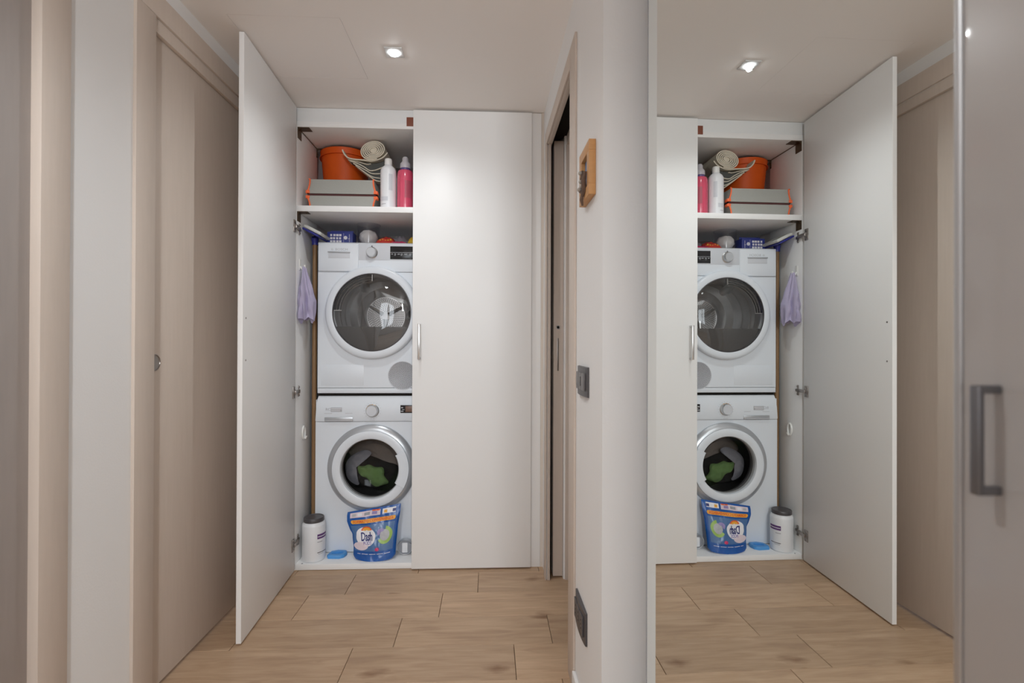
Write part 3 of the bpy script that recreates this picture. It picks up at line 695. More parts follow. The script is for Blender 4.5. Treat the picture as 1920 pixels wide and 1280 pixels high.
crumple('green_cloth', lay([(668, 873), (680, 876), (690, 871), (702, 878), (715, 876), (719, 884), (717, 893), (729, 906), (718, 910), (704, 914), (694, 909), (688, 897), (672, 892)], 0.250), 0.262, 0.020, GREENC, 5, 'bright green cloth pressed against the washing machine door glass', 0.004)
crumple('grey_cloth_strip', lay([(650, 862), (668, 849), (684, 844), (696, 849), (692, 858), (676, 863), (664, 874), (657, 890), (662, 902), (674, 905), (670, 912), (651, 900), (646, 879)], 0.275), 0.288, 0.018, GREYC, 8, 'pale grey cloth curling down the left of the washer drum', 0.004)
crumple('black_garment', lay([(644, 872), (655, 858), (676, 852), (700, 858), (722, 868), (742, 872), (752, 886), (748, 905), (734, 916), (712, 922), (690, 912), (668, 915), (650, 905)], 0.305), 0.318, 0.018, BLACKC, 3, 'black garment behind the washer glass, around the green cloth', 0.005)
crumple('taupe_garment', lay([(650, 850), (662, 832), (684, 822), (708, 820), (734, 832), (750, 850), (756, 870), (750, 886), (734, 888), (712, 880), (690, 868), (668, 862)], 0.338), 0.352, 0.022, BROWNC, 1, 'taupe garment behind the washer glass, filling the top right of the drum', 0.006)

# ================================================================== ITEMS ON THE BOTTOM BOARD
FZ = 0.0312
# white tub
tc_ = (0.0665, 0.0875); TR = 0.0575
tb = thing('supplement_tub', 'white plastic tub with black lid on the bottom board, left', 'tub', (tc_[0], tc_[1], FZ))
obj('jar', solid_lathe([(TR-0.010, 0.0), (TR-0.002, 0.004), (TR, 0.014), (TR, 0.178), (TR-0.003, 0.190), (TR-0.012, 0.199), (TR-0.013, 0.204), (TR-0.015, 0.204)], (tc_[0], tc_[1], FZ), seg=56), WBOT, tb)
bm = solid_lathe([(0.0500, 0.1985), (0.0505, 0.200), (0.0505, 0.216), (0.0485, 0.219), (0.044, 0.2195), (0.042, 0.2175), (0.0, 0.2175)], (tc_[0], tc_[1], FZ), seg=48)
obj('lid', bm, CHARC, tb)
def onjar(c, r, a_mid):
    return lambda u, v, w: (c[0]+(r+0.0006+w)*math.sin(a_mid+u/r), c[1]-(r+0.0006+w)*math.cos(a_mid+u/r), v)
def jar_patch(c, r, a0, a1, z0, z1, m, name, parent, n=10, t=0.0006):
    bm = bmesh.new(); vs = []
    for i in range(n+1):
        a = a0+(a1-a0)*i/n
        vs.append([bm.verts.new((c[0]+(r+t)*math.sin(a), c[1]-(r+t)*math.cos(a), z)) for z in (z0, z1)])
    for i in range(n): bm.faces.new((vs[i][0], vs[i+1][0], vs[i+1][1], vs[i][1]))
    return obj(name, bm, m, parent)
lb = jar_patch(tc_, TR, 0.62, 1.75, FZ+0.118, FZ+0.142, PURT, 'label_block', tb)
jar_patch(tc_, TR+0.0006, 0.66, 1.70, FZ+0.1275, FZ+0.1315, WHP, 'label_line', lb, t=0.0005)
jar_patch(tc_, TR, 0.62, 1.10, FZ+0.101, FZ+0.104, GREYPR, 'small_print', tb, 5)
jar_patch(tc_, TR, 0.62, 1.60, FZ+0.047, FZ+0.0505, CHARC, 'small_print', tb, 7)
jar_patch(tc_, TR, 0.70, 1.20, FZ+0.040, FZ+0.042, GREYPR, 'small_print', tb, 5)

# blue plastic dosing ring
bm = bmesh.new()
oc = (0.178, 0.118)
outer = [(-0.048, -0.020), (-0.040, -0.036), (0.020, -0.040), (0.042, -0.026), (0.050, 0.006), (0.040, 0.034), (-0.006, 0.040), (-0.040, 0.024)]
inner = [(-0.030, -0.008), (-0.018, -0.014), (0.012, -0.014), (0.028, -0.004), (0.030, 0.008), (0.018, 0.013), (-0.006, 0.012), (-0.024, 0.004)]
def ringz(pts, z, s=1.0): return [bm.verts.new((oc[0]+p[0]*s, oc[1]+p[1]*s, FZ+z)) for p in pts]
rs = [ringz(outer, 0.0, 0.96), ringz(outer, 0.010), ringz(outer, 0.017, 0.90), ringz(inner, 0.017, 1.06), ringz(inner, 0.006), ringz(inner, 0.006, 0.02)]
for a, b2 in zip(rs[:-1], rs[1:]):
    for i in range(8):
        j = (i+1) % 8; bm.faces.new((a[i], a[j], b2[j], b2[i]))
bm.faces.new(rs[0]); bm.faces.new(rs[-1])
tag(obj('blue_plastic_tray', bm, RUBBERB, origin=(oc[0], oc[1], FZ), sm=True), 'small sky-blue plastic tray on the bottom board beside the white tub', 'tray')

# detergent pouch
BX0, BX1, BZT = 0.2795, 0.4945, 0.300
pk = thing('detergent_pouch', 'blue detergent pouch with orange banner leaning against the washer', 'detergent bag', (0.387, 0.085, FZ))
def pouch_edge(v):
    """left and right x, z of the rim, for height fraction v"""
    L = [(0.0, 0.283), (0.06, 0.272), (0.25, 0.272), (0.44, 0.264), (0.52, 0.262), (0.62, 0.248), (0.80, 0.232), (0.93, 0.230), (1.0, 0.232)]
    R = [(0.0, 0.478), (0.05, 0.490), (0.25, 0.492), (0.60, 0.498), (0.80, 0.506), (1.0, 0.510)]
    def ip(T):
        for (a, x0), (b2, x1) in zip(T[:-1], T[1:]):
            if v <= b2: 
                t = (v-a)/(b2-a); return x0+(x1-x0)*t
        return T[-1][1]
    return ip(L), ip(R)
def pouch(u, v, off=0.0, back=False):
    xl, xr = pouch_edge(max(0, min(1, v))); x = xl+(xr-xl)*u
    zt = 0.262+0.043*u; z0 = 0.0315+0.010*(1-math.sin(PI*min(1, max(0, u))))*0.8
    z = z0+(zt-z0)*v
    th = 0.033*(1-v)**0.6*(math.sin(PI*min(max(u, 0.0), 1.0))**0.45 if 0 < u < 1 else 0)+0.0012
    wr_ = 0.0042*mn.noise(Vector((x*26, z*17, 3.3)))+0.0030*abs(mn.noise(Vector((x*60+z*25, z*38-x*20, 1.3))))*math.sin(PI*min(max(u, 0), 1))+0.0026*math.sin(u*9+v*15)*v*math.sin(PI*min(max(u, 0), 1))
    ym = 0.074+0.040*v
    y = ym+th if back else ym-th-wr_-off
    return Vector((x, y, z))
def pouch_patch(u0, u1, v0, v1, m, name, parent, off=0.0008, nu=24, nv=12, shape=None, back=False):
    bm = bmesh.new(); g = []
    for j in range(nv+1):
        rowv = []
        for i in range(nu+1):
            uu, vv = u0+(u1-u0)*i/nu, v0+(v1-v0)*j/nv
            rowv.append(bm.verts.new(pouch(uu, vv, off, back)))
        g.append(rowv)
    for j in range(nv):
        for i in range(nu):
            if shape and not shape((i+0.5)/nu, (j+0.5)/nv): continue
            bm.faces.new((g[j][i], g[j][i+1], g[j+1][i+1], g[j+1][i]))
    for v in [v for v in bm.verts if not v.link_faces]: bm.verts.remove(v)
    return obj(name, bm, m, parent)
bm = bmesh.new(); NU, NV = 40, 36
gf = [[bm.verts.new(pouch(i/NU, j/NV)) for i in range(NU+1)] for j in range(NV+1)]
gb = [[bm.verts.new(pouch(i/NU, j/NV, 0, True)) for i in range(NU+1)] for j in range(NV+1)]
for g in (gf, gb):
    for j in range(NV):
        for i in range(NU): bm.faces.new((g[j][i], g[j][i+1], g[j+1][i+1], g[j+1][i]))
for i in range(NU):
    bm.faces.new((gf[0][i], gf[0][i+1], gb[0][i+1], gb[0][i])); bm.faces.new((gf[NV][i], gf[NV][i+1], gb[NV][i+1], gb[NV][i]))
for j in range(NV):
    bm.faces.new((gf[j][0], gf[j+1][0], gb[j+1][0], gb[j][0])); bm.faces.new((gf[j][NU], gf[j+1][NU], gb[j+1][NU], gb[j][NU]))
bag = obj('pouch', bm, BLUEP, pk)
def ell(cu, cv, ru, rv, m, name, off, parent=pk, inner=0.0, a0=0, a1=2*PI, seg=40):
    bm = bmesh.new(); rr = []
    full = abs(a1-a0-2*PI) < 1e-6
    n = seg if full else seg+1
    ks = [inner+(1-inner)*k/6 for k in range(7)] if inner > 0 else [0.02]+[k/7 for k in range(1, 8)]
    for k in ks:
        rr.append([bm.verts.new(pouch(cu+ru*k*math.cos(a0+(a1-a0)*i/seg), cv+rv*k*math.sin(a0+(a1-a0)*i/seg), off)) for i in range(n)])
    for a, b2 in zip(rr[:-1], rr[1:]):
        for i in range(n if full else n-1):
            j = (i+1) % n; bm.faces.new((a[i], a[j], b2[j], b2[i]))
    if inner == 0: bm.faces.new(rr[0]) if full else None
    return obj(name, bm, m, parent)
pouch_patch(0.05, 0.93, 0.19, 0.70, BLUEM, 'pale_field', pk, 0.0006, 30, 24)
pouch_patch(0.06, 0.63, 0.86, 0.965, PINKW, 'picture_strip', pk, 0.0008, 24, 5)
pouch_patch(0.67, 0.92, 0.87, 0.965, WHP, 'picture_strip', pk, 0.0008, 12, 5)
for (u0, u1, m) in ((0.10, 0.17, LGREYPR), (0.20, 0.29, WHP), (0.33, 0.43, GREYPR), (0.47, 0.57, LILAC), (0.70, 0.76, YELB), (0.86, 0.92, BLUED)):
    pouch_patch(u0, u1, 0.885, 0.94, m, 'pictogram', pk, 0.0013, 5, 3)
pouch_patch(0.47, 0.62, 0.948, 0.975, REDT, 'pictogram', pk, 0.0013, 6, 3)
def capsule(i, j):
    x = i*0.9/0.085; # rounded ends
    return True
pouch_patch(0.10, 0.90, 0.735, 0.812, YELB, 'orange_banner', pk, 0.0012, 40, 8)
ell(0.10, 0.7735, 0.030, 0.0385, YELB, 'banner_end', 0.0012); ell(0.90, 0.7735, 0.030, 0.0385, YELB, 'banner_end', 0.0012)
def onp(u0, v0, su, sv): return lambda a, b2, w: pouch(u0+a*su, v0+b2*sv, 0.0020+w)
text_obj('FORMATO CONVENIENZA', 0.024, REDT, lambda a, b2, w: pouch(0.5+a*2.68, 0.7735+b2*3.1, 0.0021+w), 'banner_lettering', pk, 0.0003, bold=0.0006)
# brand roundel
ell(0.32, 0.47, 0.215, 0.19, WHP, 'white_roundel', 0.0013)
ell(0.36, 0.585, 0.115, 0.085, REDT, 'rainbow_arc', 0.0018, inner=0.72, a0=0.15, a1=PI-0.1, seg=24)
ell(0.36, 0.585, 0.085, 0.062, YELB, 'rainbow_arc', 0.0019, inner=0.25, a0=0.1, a1=PI-0.1, seg=24)
ell(0.20, 0.29, 0.17, 0.085, PINKW, 'pale_swoosh', 0.0014)
text_obj('Dash', 0.060, BLUED, lambda a, b2, w: pouch(0.345+a*3.05, 0.47+b2*3.9, 0.0026+w), 'brand_lettering', pk, 0.0004, bold=0.0012, xs=0.68)
text_obj('PODS', 0.026, LILAC, lambda a, b2, w: pouch(0.355+a*2.8, 0.35+b2*3.6, 0.0026+w), 'brand_lettering', pk, 0.0003, bold=0.0006)
# capsule picture
ell(0.735, 0.475, 0.165, 0.165, GREENP, 'capsule_picture', 0.0014, inner=0.55, a0=-2.6, a1=1.4, seg=34)
ell(0.735, 0.475, 0.105, 0.105, LGREYPR, 'capsule_picture', 0.0015)
ell(0.66, 0.53, 0.09, 0.075, LILAC, 'capsule_picture', 0.0019, inner=0.2, a0=0.6, a1=3.9, seg=24)
ell(0.575, 0.225, 0.048, 0.034, MAGEN, 'red_badge', 0.0018)
pouch_patch(0.12, 0.88, 0.132, 0.140, WHP, 'small_print', pk, 0.0012, 30, 2, shape=lambda i, j: (int(i*30) % 7) != 3)

# clear round jar lying between pouch and right door
JC = (0.531, 0.110, FZ+0.0405)
cj = thing('plastic_jar', 'clear plastic jar lying on its side between blue pouch and right door', 'jar', (JC[0], JC[1]+0.02, FZ))
bm = bmesh.new(); lathe(bm, [(0.0385, 0.0), (0.040, 0.004), (0.040, 0.030), (0.036, 0.032), (0.034, 0.030), (0.034, 0.004), (0.0385, 0.0)], (JC[0], JC[1], JC[2]), 'y', 40)
obj('grey_rim', bm, SILV, cj)
obj('jar_lid', solid_lathe([(0.034, 0.008), (0.020, 0.004), (0.0, 0.004)], (JC[0], JC[1], JC[2]), 'y', 36), GREYPR, cj)
obj('white_insert', B(JC[0]-0.014, JC[0]+0.016, JC[1]-0.002, JC[1]+0.006, JC[2]-0.026, JC[2]+0.026, bev=0.004), WBOT, cj)

# ================================================================== SIDE PANEL: HOOKS, TOWEL
def hook(z, y, label):
    h = thing('adhesive_hook', label, 'hook', (SI, y, z), group='white hooks on the side panel')
    bm = bmesh.new(); box(bm, SI+0.0002, SI+0.0035, y-0.010, y+0.010, z-0.028, z+0.028, bev=0.0015); obj('back_plate', bm, WHOOK, h)
    bm = bmesh.new(); tube(bm, [(SI+0.003, y, z-0.008), (SI+0.010, y, z-0.022), (SI+0.020, y, z-0.024), (SI+0.026, y, z-0.014), (SI+0.026, y, z-0.002)], [0.0045, 0.004, 0.004, 0.004, 0.0045], 10)
    obj('hook_arm', bm, WHOOK, h)
    return h
hook(1.556, 0.066, 'white adhesive hook holding the lavender cloth inside the closet')
# lower hook is an oval ring
h2 = thing('adhesive_hook', 'bare white oval hook low on the side panel, beside the washer', 'hook', (SI, 0.118, 0.69), group='white hooks on the side panel')
bm = bmesh.new(); ring2 = []
tube(bm, [(SI+0.006+0.004*math.cos(a*1.0)*0, 0.118+0.017*math.cos(a), 0.682+0.032*math.sin(a)) for a in [2*PI*i/24 for i in range(25)]], 0.0052, 8)
obj('ring', bm, WHOOK, h2)
bm = bmesh.new(); tube(bm, [(SI+0.004, 0.118, 0.655), (SI+0.016, 0.118, 0.652), (SI+0.020, 0.118, 0.664)], 0.005, 8); obj('hook_arm', bm, WHOOK, h2)

bm = bmesh.new(); NA, NVv = 72, 46; rings = []
for j in range(NVv+1):
    v = j/NVv; ring = []
    z = 1.545-0.268*v
    w = 0.010+0.060*min(1, v*1.25)**0.8-0.020*max(0, v-0.75)*2.2
    dpt = 0.008+0.024*min(1, v*1.6)
    cy = 0.068+0.012*v; cx = SI+0.022+0.014*v
    for i in range(NA):
        a = 2*PI*i/NA
        fold = 1+0.10*math.sin(11*a+6*v)*v+0.27*math.sin(3*a+2.2*v)+0.15*math.sin(7*a+1.5-3*v)+0.22*mn.noise(Vector((math.cos(a)*1.5, math.sin(a)*1.5, v*6)))
        hem = -0.020*max(0, math.sin(2*a+0.6))*v**3+0.008*math.sin(5*a)*v**3
        x = cx+dpt*fold*math.cos(a); y = cy+w*fold*math.sin(a)*0.80
        ring.append(bm.verts.new((max(x, SI+0.0045), y, z+hem)))
    rings.append(ring)
for a, b2 in zip(rings[:-1], rings[1:]):
    for i in range(NA):
        k = (i+1) % NA; bm.faces.new((a[i], a[k], b2[k], b2[i]))
cap(bm, rings[0])
# hollow underside
bot = [bm.verts.new((SI+0.034+(v.co.x-SI-0.034)*0.5, 0.08+(v.co.y-0.08)*0.5, v.co.z+0.03)) for v in rings[-1]]
for i in range(NA):
    k = (i+1) % NA; bm.faces.new((rings[-1][i], rings[-1][k], bot[k], bot[i]))
bm.faces.new(bot)
tag(obj('cleaning_cloth', bm, TOWELM, origin=(SI, 0.07, 1.28)), 'lavender cloth hanging from the upper hook in the closet', 'cloth')

# ================================================================== MOP BESIDE THE DRYER
mp_ = thing('floor_mop', 'upside-down mop with wooden pole and white pad beside the dryer', 'mop', (0.026, 0.200, FZ))
bm = bmesh.new(); tube(bm, [(0.026, 0.200, FZ+0.0005), (0.026, 0.200, 1.690)], 0.0125, 16); obj('pole', bm, POLE, mp_)
bm = bmesh.new(); tube(bm, [(0.026, 0.200, 1.683), (0.026, 0.200, 1.700), (0.027, 0.196, 1.716), (0.028, 0.190, 1.726)], [0.0165, 0.0165, 0.020, 0.016], 14)
obj('socket', bm, BRUSHB, mp_)
def mophead(c0, c1, half, th, m, name, zoff, inset=0.0):
    """slab from c0 to c1 (x,z) extruded across y"""
    d = Vector((c1[0]-c0[0], 0, c1[1]-c0[1])).normalized(); nrm = Vector((-d.z, 0, d.x))
    bm = bmesh.new(); box(bm, 0, 1, -1, 1, 0, 1)
    L_ = math.hypot(c1[0]-c0[0], c1[1]-c0[1])
    for v in bm.verts:
        q = Vector((c0[0], 0.155, c0[1]))+d*(v.co.x*L_)+nrm*(zoff+v.co.z*th); v.co = Vector((q.x, 0.155+v.co.y*half, q.z))
    bmesh.ops.bevel(bm, geom=list(bm.edges), offset=0.0035, segments=3, affect='EDGES')
    return obj(name, bm, m, mp_)
mophead((0.002, 1.751), (0.086, 1.708), 0.080, 0.010, BRUSHB, 'head_plate', -0.006)
mophead((0.004, 1.753), (0.092, 1.708), 0.075, 0.016, PADW, 'white_pad', 0.0045)

# ================================================================== ON TOP OF THE DRYER
TZ = DZ1+0.0003
cb = thing('blue_carton', 'indigo carton with white lettering on top of the dryer', 'box', (0.153, 0.26, TZ))
obj('carton', B(0.084, 0.2215, 0.222, 0.30, TZ, TZ+0.068, bev=0.0015), BOXBL, cb)
obj('inner_flap', B(0.090, 0.2150, 0.262, 0.2625, TZ+0.066, TZ+0.082), BOXBL, cb)
bm = bmesh.new(); rr2 = random.Random(3)
for i in range(4):
    for j in range(3):
        x = 0.100+i*0.016+rr2.uniform(-0.001, 0.001); w = 0.010+rr2.uniform(0, 0.004)
        box(bm, x, x+w, 0.2212, 0.2222, TZ+0.010+j*0.017, TZ+0.010+j*0.017+0.0115)
obj('white_lettering', bm, WHP, cb)
bm = bmesh.new(); lathe(bm, [(0.010, 0.0), (0.010, -0.0008), (0.0, -0.0008)], (0.183, 0.2222, TZ+0.036), 'y', 20); box(bm, 0.172, 0.1728, 0.2212, 0.2222, TZ+0.008, TZ+0.06); box(bm, 0.198, 0.2065, 0.2212, 0.2222, TZ+0.030, TZ+0.032); box(bm, 0.203, 0.2045, 0.2212, 0.2222, TZ+0.012, TZ+0.055)
obj('emblem', bm, WHP, cb)
# clear jar with powder
jr = thing('storage_jar', 'clear plastic jar of white powder on top of the dryer', 'jar', (0.297, 0.27, TZ))
bm = bmesh.new(); lathe(bm, [(0.0001, 0.0), (0.054, 0.001), (0.058, 0.006), (0.064, 0.113), (0.066, 0.116), (0.066, 0.118), (0.062, 0.118), (0.0605, 0.113), (0.0545, 0.008), (0.050, 0.0045), (0.0001, 0.004)], (0.297, 0.27, TZ), seg=48)
obj('jar', bm, CLEARP, jr)
bm = bmesh.new(); bmesh.ops.create_icosphere(bm, subdivisions=4, radius=1.0)
for v in bm.verts:
    d = v.co.normalized(); f = 1+0.10*mn.noise(d*3)
    v.co = Vector((0.297+d.x*0.0505*f, 0.27+d.y*0.0505*f, TZ+0.047+d.z*0.041*f))
obj('white_powder', bm, POWDER, jr)
# packets
def packet(name, x0, x1, y0, y1, h, m, label, cat='packet', seed=1, lean=0.0):
    bm = bmesh.new(); nx, ny = 22, 12; top = []; bot = []
    for j in range(ny+1):
        rt, rb_ = [], []
        for i in range(nx+1):
            u, v = i/nx, j/ny; x = x0+(x1-x0)*u; y = y0+(y1-y0)*v
            e = (math.sin(PI*u)*math.sin(PI*v))**0.35 if 0 < u < 1 and 0 < v < 1 else 0
            z = 0.003+h*e*(1+0.35*mn.noise(Vector((x*55, y*55, seed))))+lean*u
            rt.append(bm.verts.new((x, y, TZ+z))); rb_.append(bm.verts.new((x, y, TZ+0.0006+max(0, lean*u*0.15))))
        top.append(rt); bot.append(rb_)
    for g in (top, bot):
        for j in range(ny):
            for i in range(nx): bm.faces.new((g[j][i], g[j][i+1], g[j+1][i+1], g[j+1][i]))
    for i in range(nx):
        bm.faces.new((top[0][i], top[0][i+1], bot[0][i+1], bot[0][i])); bm.faces.new((top[ny][i], top[ny][i+1], bot[ny][i+1], bot[ny][i]))
    for j in range(ny):
        bm.faces.new((top[j][0], top[j+1][0], bot[j+1][0], bot[j][0])); bm.faces.new((top[j][nx], top[j+1][nx], bot[j+1][nx], bot[j][nx]))
    t = thing(name, label, cat, ((x0+x1)/2, (y0+y1)/2, TZ)); obj('wrapper', bm, m, t); return t
rp = packet('red_packet', 0.352, 0.452, 0.195, 0.285, 0.040, REDP, 'small red packet with yellow print on the dryer, beside the powder jar', seed=4)
bm = bmesh.new()
for i in range(5):
    r = bmesh.ops.create_icosphere(bm, subdivisions=2, radius=1.0)
    for v in r['verts']: v.co = Vector((0.375+i*0.0145+v.co.x*0.006, 0.2035-i*0.0002+v.co.y*0.0035, TZ+0.021+0.003*math.sin(i*2)+v.co.z*0.0055))
obj('yellow_print', bm, YELP, rp)
packet('grey_bag', 0.405, 0.520, 0.290, 0.37, 0.062, GREYBOX, 'mottled grey bag lying on the dryer behind the red packet', 'bag', seed=9)
packet('magenta_packet', 0.442, 0.520, 0.172, 0.262, 0.0125, MAGEN, 'flat magenta packet lying at the front of the dryer top', seed=2)
packet('yellow_packet', 0.524, 0.585, 0.200, 0.26, 0.042, YELP, 'yellow packet on the dryer, half hidden by the right door', seed=6)

# ================================================================== TOP SHELF
SZ = 1.8503
# orange bucket
bk = thing('orange_bucket', 'orange plastic bucket on the top shelf behind the grey box', 'bucket', (0.140, 0.372, SZ))
BH = 0.386
bm = bmesh.new(); lathe(bm, [(0.0001, 0.0), (0.098, 0.001), (0.102, 0.006), (0.132, BH-0.035), (0.1345, BH-0.033), (0.138, BH-0.004), (0.1395, BH), (0.136, BH+0.001), (0.131, BH-0.006), (0.0995, 0.010), (0.0001, 0.008)], (0.140, 0.372, SZ), seg=64)
obj('bucket_wall', bm, ORANGE, bk)
bm = bmesh.new(); lathe(bm, [(0.1325, BH-0.034), (0.1425, BH-0.036), (0.1425, BH-0.032), (0.134, BH-0.030)], (0.140, 0.372, SZ), seg=64); obj('rim_band', bm, ORANGE, bk)

# grey lidded felt box with orange trims
gx0, gx1, gy0, gy1 = 0.030, 0.388, 0.060, 0.215
fb = thing('felt_storage_box', 'flat grey felt box with orange-edged corners on the top shelf', 'storage box', (0.209, 0.135, SZ))
def tray(z0, z1, flare_low, name):
    """rim flares outward at the seam side"""
    bm = bmesh.new(); prof = []
    n = 8
    for k in range(n+1):
        t = k/n; f = (1-t) if flare_low else t
        ins = 0.020*(1-f**2.2); prof.append((z0+(z1-z0)*t, ins))
    rings = []
    for z, ins in prof:
        e = ins*0.9
        rings.append([bm.verts.new(q) for q in ((gx0+e, gy0, z), (gx1-e, gy0, z), (gx1-e, gy1, z), (gx0+e, gy1, z))])
    for a, b2 in zip(rings[:-1], rings[1:]):
        for i in range(4):
            j = (i+1) % 4; bm.faces.new((a[i], a[j], b2[j], b2[i]))
    bm.faces.new(rings[0]); bm.faces.new(rings[-1])
    p = obj(name, bm, FELT, fb, sm=False)
    # four corner edges bound in orange
    for sx in (0, 1):
        pts = []
        for z, ins in prof:
            e = ins*0.9; pts.append(((gx0+e) if sx == 0 else (gx1-e), gy0-0.0015, z))
        zz0 = pts[0]
        d = 0.012 if sx == 0 else -0.012
        ext = []
        if flare_low: pts = pts+[(pts[-1][0]-d*0.5, gy0-0.0015, z1+0.001)]; pts = [(pts[0][0]+d*0.2, gy0-0.0015, z0+0.001)]+pts
        else: pts = pts+[(pts[-1][0]+d*0.2, gy0-0.0015, z1-0.001)]
        bm = bmesh.new(); tube(bm, pts, 0.0040, 8); obj('corner_trim', bm, ORTRIM, p)
        # folded ear beside the corner
        s = -1 if sx == 0 else 1
        xe = (gx0 if sx == 0 else gx1)
        zf = z0 if flare_low else z1
        zo = z1 if flare_low else z0
        bm = bmesh.new(); box(bm, min(xe+s*0.004, xe-s*0.016), max(xe+s*0.004, xe-s*0.016), gy0-0.003, gy0+0.03, min(zf, zf+(zo-zf)*0.22), max(zf, zf+(zo-zf)*0.22), bev=0.002)
        obj('orange_ear', bm, ORTRIM, p)
    return p
tray(SZ, SZ+0.062, False, 'base_tray'); tray(SZ+0.0740, SZ+0.146, True, 'lid_tray')
obj('maroon_lining', B(gx0+0.006, gx1-0.006, gy0+0.006, gy1-0.004, SZ+0.0615, SZ+0.0745), MAROON, fb)

# bottles
wb = thing('white_bottle', 'tall white plastic bottle on the top shelf beside the grey box', 'bottle', (0.4405, 0.092, SZ))
bc = (0.4405, 0.092)
obj('bottle_body', solid_lathe([(0.034, 0.0), (0.039, 0.003), (0.0405, 0.010), (0.0405, 0.196), (0.039, 0.209), (0.033, 0.221), (0.022, 0.231), (0.018, 0.234), (0.018, 0.238)], (*bc, SZ), seg=48), WBOT, wb)
obj('bottle_cap', solid_lathe([(0.0195, 0.236), (0.0198, 0.238), (0.0190, 0.265), (0.0175, 0.268), (0.0, 0.2685)], (*bc, SZ), seg=32), WHOOK, wb)
jar_patch(bc, 0.0405, -0.95, 0.15, SZ+0.040, SZ+0.062, APPL2, 'label_patch', wb); jar_patch(bc, 0.0405, -0.75, -0.10, SZ+0.022, SZ+0.0255, LGREYPR, 'small_print', wb)
jar_patch(bc, 0.0405, 0.25, 0.75, SZ+0.095, SZ+0.18, APPL2, 'label_patch', wb)
pb = thing('pink_bottle', 'pink detergent bottle with clear cap on the top shelf, by the right door', 'bottle', (0.5275, 0.100, SZ))
pc = (0.5275, 0.100)
obj('bottle_body', solid_lathe([(0.036, 0.0), (0.041, 0.003), (0.0422, 0.010), (0.0422, 0.170), (0.041, 0.195), (0.037, 0.207), (0.028, 0.212)], (*pc, SZ), seg=48), PINK, pb)
obj('neck_collar', solid_lathe([(0.0255, 0.2105), (0.0262, 0.213), (0.0255, 0.222), (0.022, 0.224)], (*pc, SZ), seg=32), PURPLE, pb)
obj('clear_cap', solid_lathe([(0.027, 0.2225), (0.028, 0.226), (0.0275, 0.246), (0.020, 0.255), (0.0165, 0.262), (0.0165, 0.274), (0.012, 0.283), (0.0, 0.286)], (*pc, SZ), seg=32), GCAP, pb)
jar_patch(pc, 0.0422, -0.62, -0.54, SZ+0.004, SZ+0.178, PINKD, 'seam_line', pb, 3)
jar_patch(pc, 0.0422, 0.1, 1.1, SZ+0.06, SZ+0.15, PINKD, 'label_patch', pb)

# rolled mat lying on folded mats
rm = thing('rolled_mat', 'cream and grey mat rolled up above the bucket on the top shelf', 'mat', (0.345, 0.30, 2.14))
def ribbon(pts, th, y0, y1, m, name, parent, m2=None):
    """strip along (x,z) points, thickness th, extruded y0..y1"""
    P = [Vector((p[0], 0, p[1])) for p in pts]; n = len(P); bm = bmesh.new(); Lr, Rr = [], []
    for i in range(n):
        t = (P[min(i+1, n-1)]-P[max(i-1, 0)]).normalized(); nr = Vector((-t.z, 0, t.x))
        Lr.append(P[i]+nr*th/2); Rr.append(P[i]-nr*th/2)
    rows = []
    for y in (y0, y1):
        rows.append(([bm.verts.new((q.x, y, q.z)) for q in Lr], [bm.verts.new((q.x, y, q.z)) for q in Rr]))
    (a, b2), (c, d) = rows
    for i in range(n-1):
        f = bm.faces.new((a[i], a[i+1], b2[i+1], b2[i])); bm.faces.new((c[i], c[i+1], d[i+1], d[i]))
        f1 = bm.faces.new((a[i], a[i+1], c[i+1], c[i])); f2 = bm.faces.new((b2[i], b2[i+1], d[i+1], d[i]))
        if m2: f2.material_index = 1
    bm.faces.new((a[0], b2[0], d[0], c[0])); bm.faces.new((a[-1], b2[-1], d[-1], c[-1]))
    return obj(name, bm, [m, m2] if m2 else m, parent)
def spl(ps, n=40):
    out = []
    for k in range(n+1):
        t = k/n*(len(ps)-1); i = min(int(t), len(ps)-2); f = t-i
        p0 = ps[max(i-1, 0)]; p1 = ps[i]; p2 = ps[i+1]; p3 = ps[min(i+2, len(ps)-1)]
        out.append(tuple(0.5*((2*p1[q])+(-p0[q]+p2[q])*f+(2*p0[q]-5*p1[q]+4*p2[q]-p3[q])*f*f+(-p0[q]+3*p1[q]-3*p2[q]+p3[q])*f**3) for q in (0, 1)))
    return out
def pm_(x, y): return (0.3472+(x-702)*0.00288, 2.1915-(y-284)*0.00288)    # shelf-front scale at y = .18
rc = pm_(702, 284.5)
sp_ = []
for k in range(150):
    a = -PI*0.5+2*PI*5.0*k/149; t = k/149; r = 0.016+0.050*t; q = (r*math.cos(a)*1.06, r*math.sin(a)*0.76); sp_.append((rc[0]+q[0]*0.906-q[1]*0.423, rc[1]-0.003+q[0]*0.423*0.8+q[1]*0.906))
Ystart, Yend = 0.150, 0.229
ribbon(sp_, 0.0064, Ystart, 0.48, CREAM, 'roll', rm)
obj('roll_core', solid_lathe([(0.0, 0.004), (0.018, 0.006), (0.018, 0.30)], (rc[0], Ystart, rc[1]-0.003), 'y', 24, sy=0.8), CREAM, rm)
tail = spl([pm_(645, 285), pm_(648.5, 293), pm_(656, 300), pm_(668, 302.5), pm_(684, 303.5), pm_(700, 305), pm_(714, 301), pm_(722, 296), pm_(728, 289)])
ribbon(tail, 0.0065, Ystart+0.004, Yend, CREAM, 'loose_end', rm)
fm = thing('folded_mats', 'dark grey mats with cream edges sagging beneath the rolled mat', 'mat', (0.36, 0.30, 2.03))
L1 = spl([pm_(655, 303), pm_(668, 305.5), pm_(680, 308), pm_(690, 310.5), pm_(697, 309.5)])
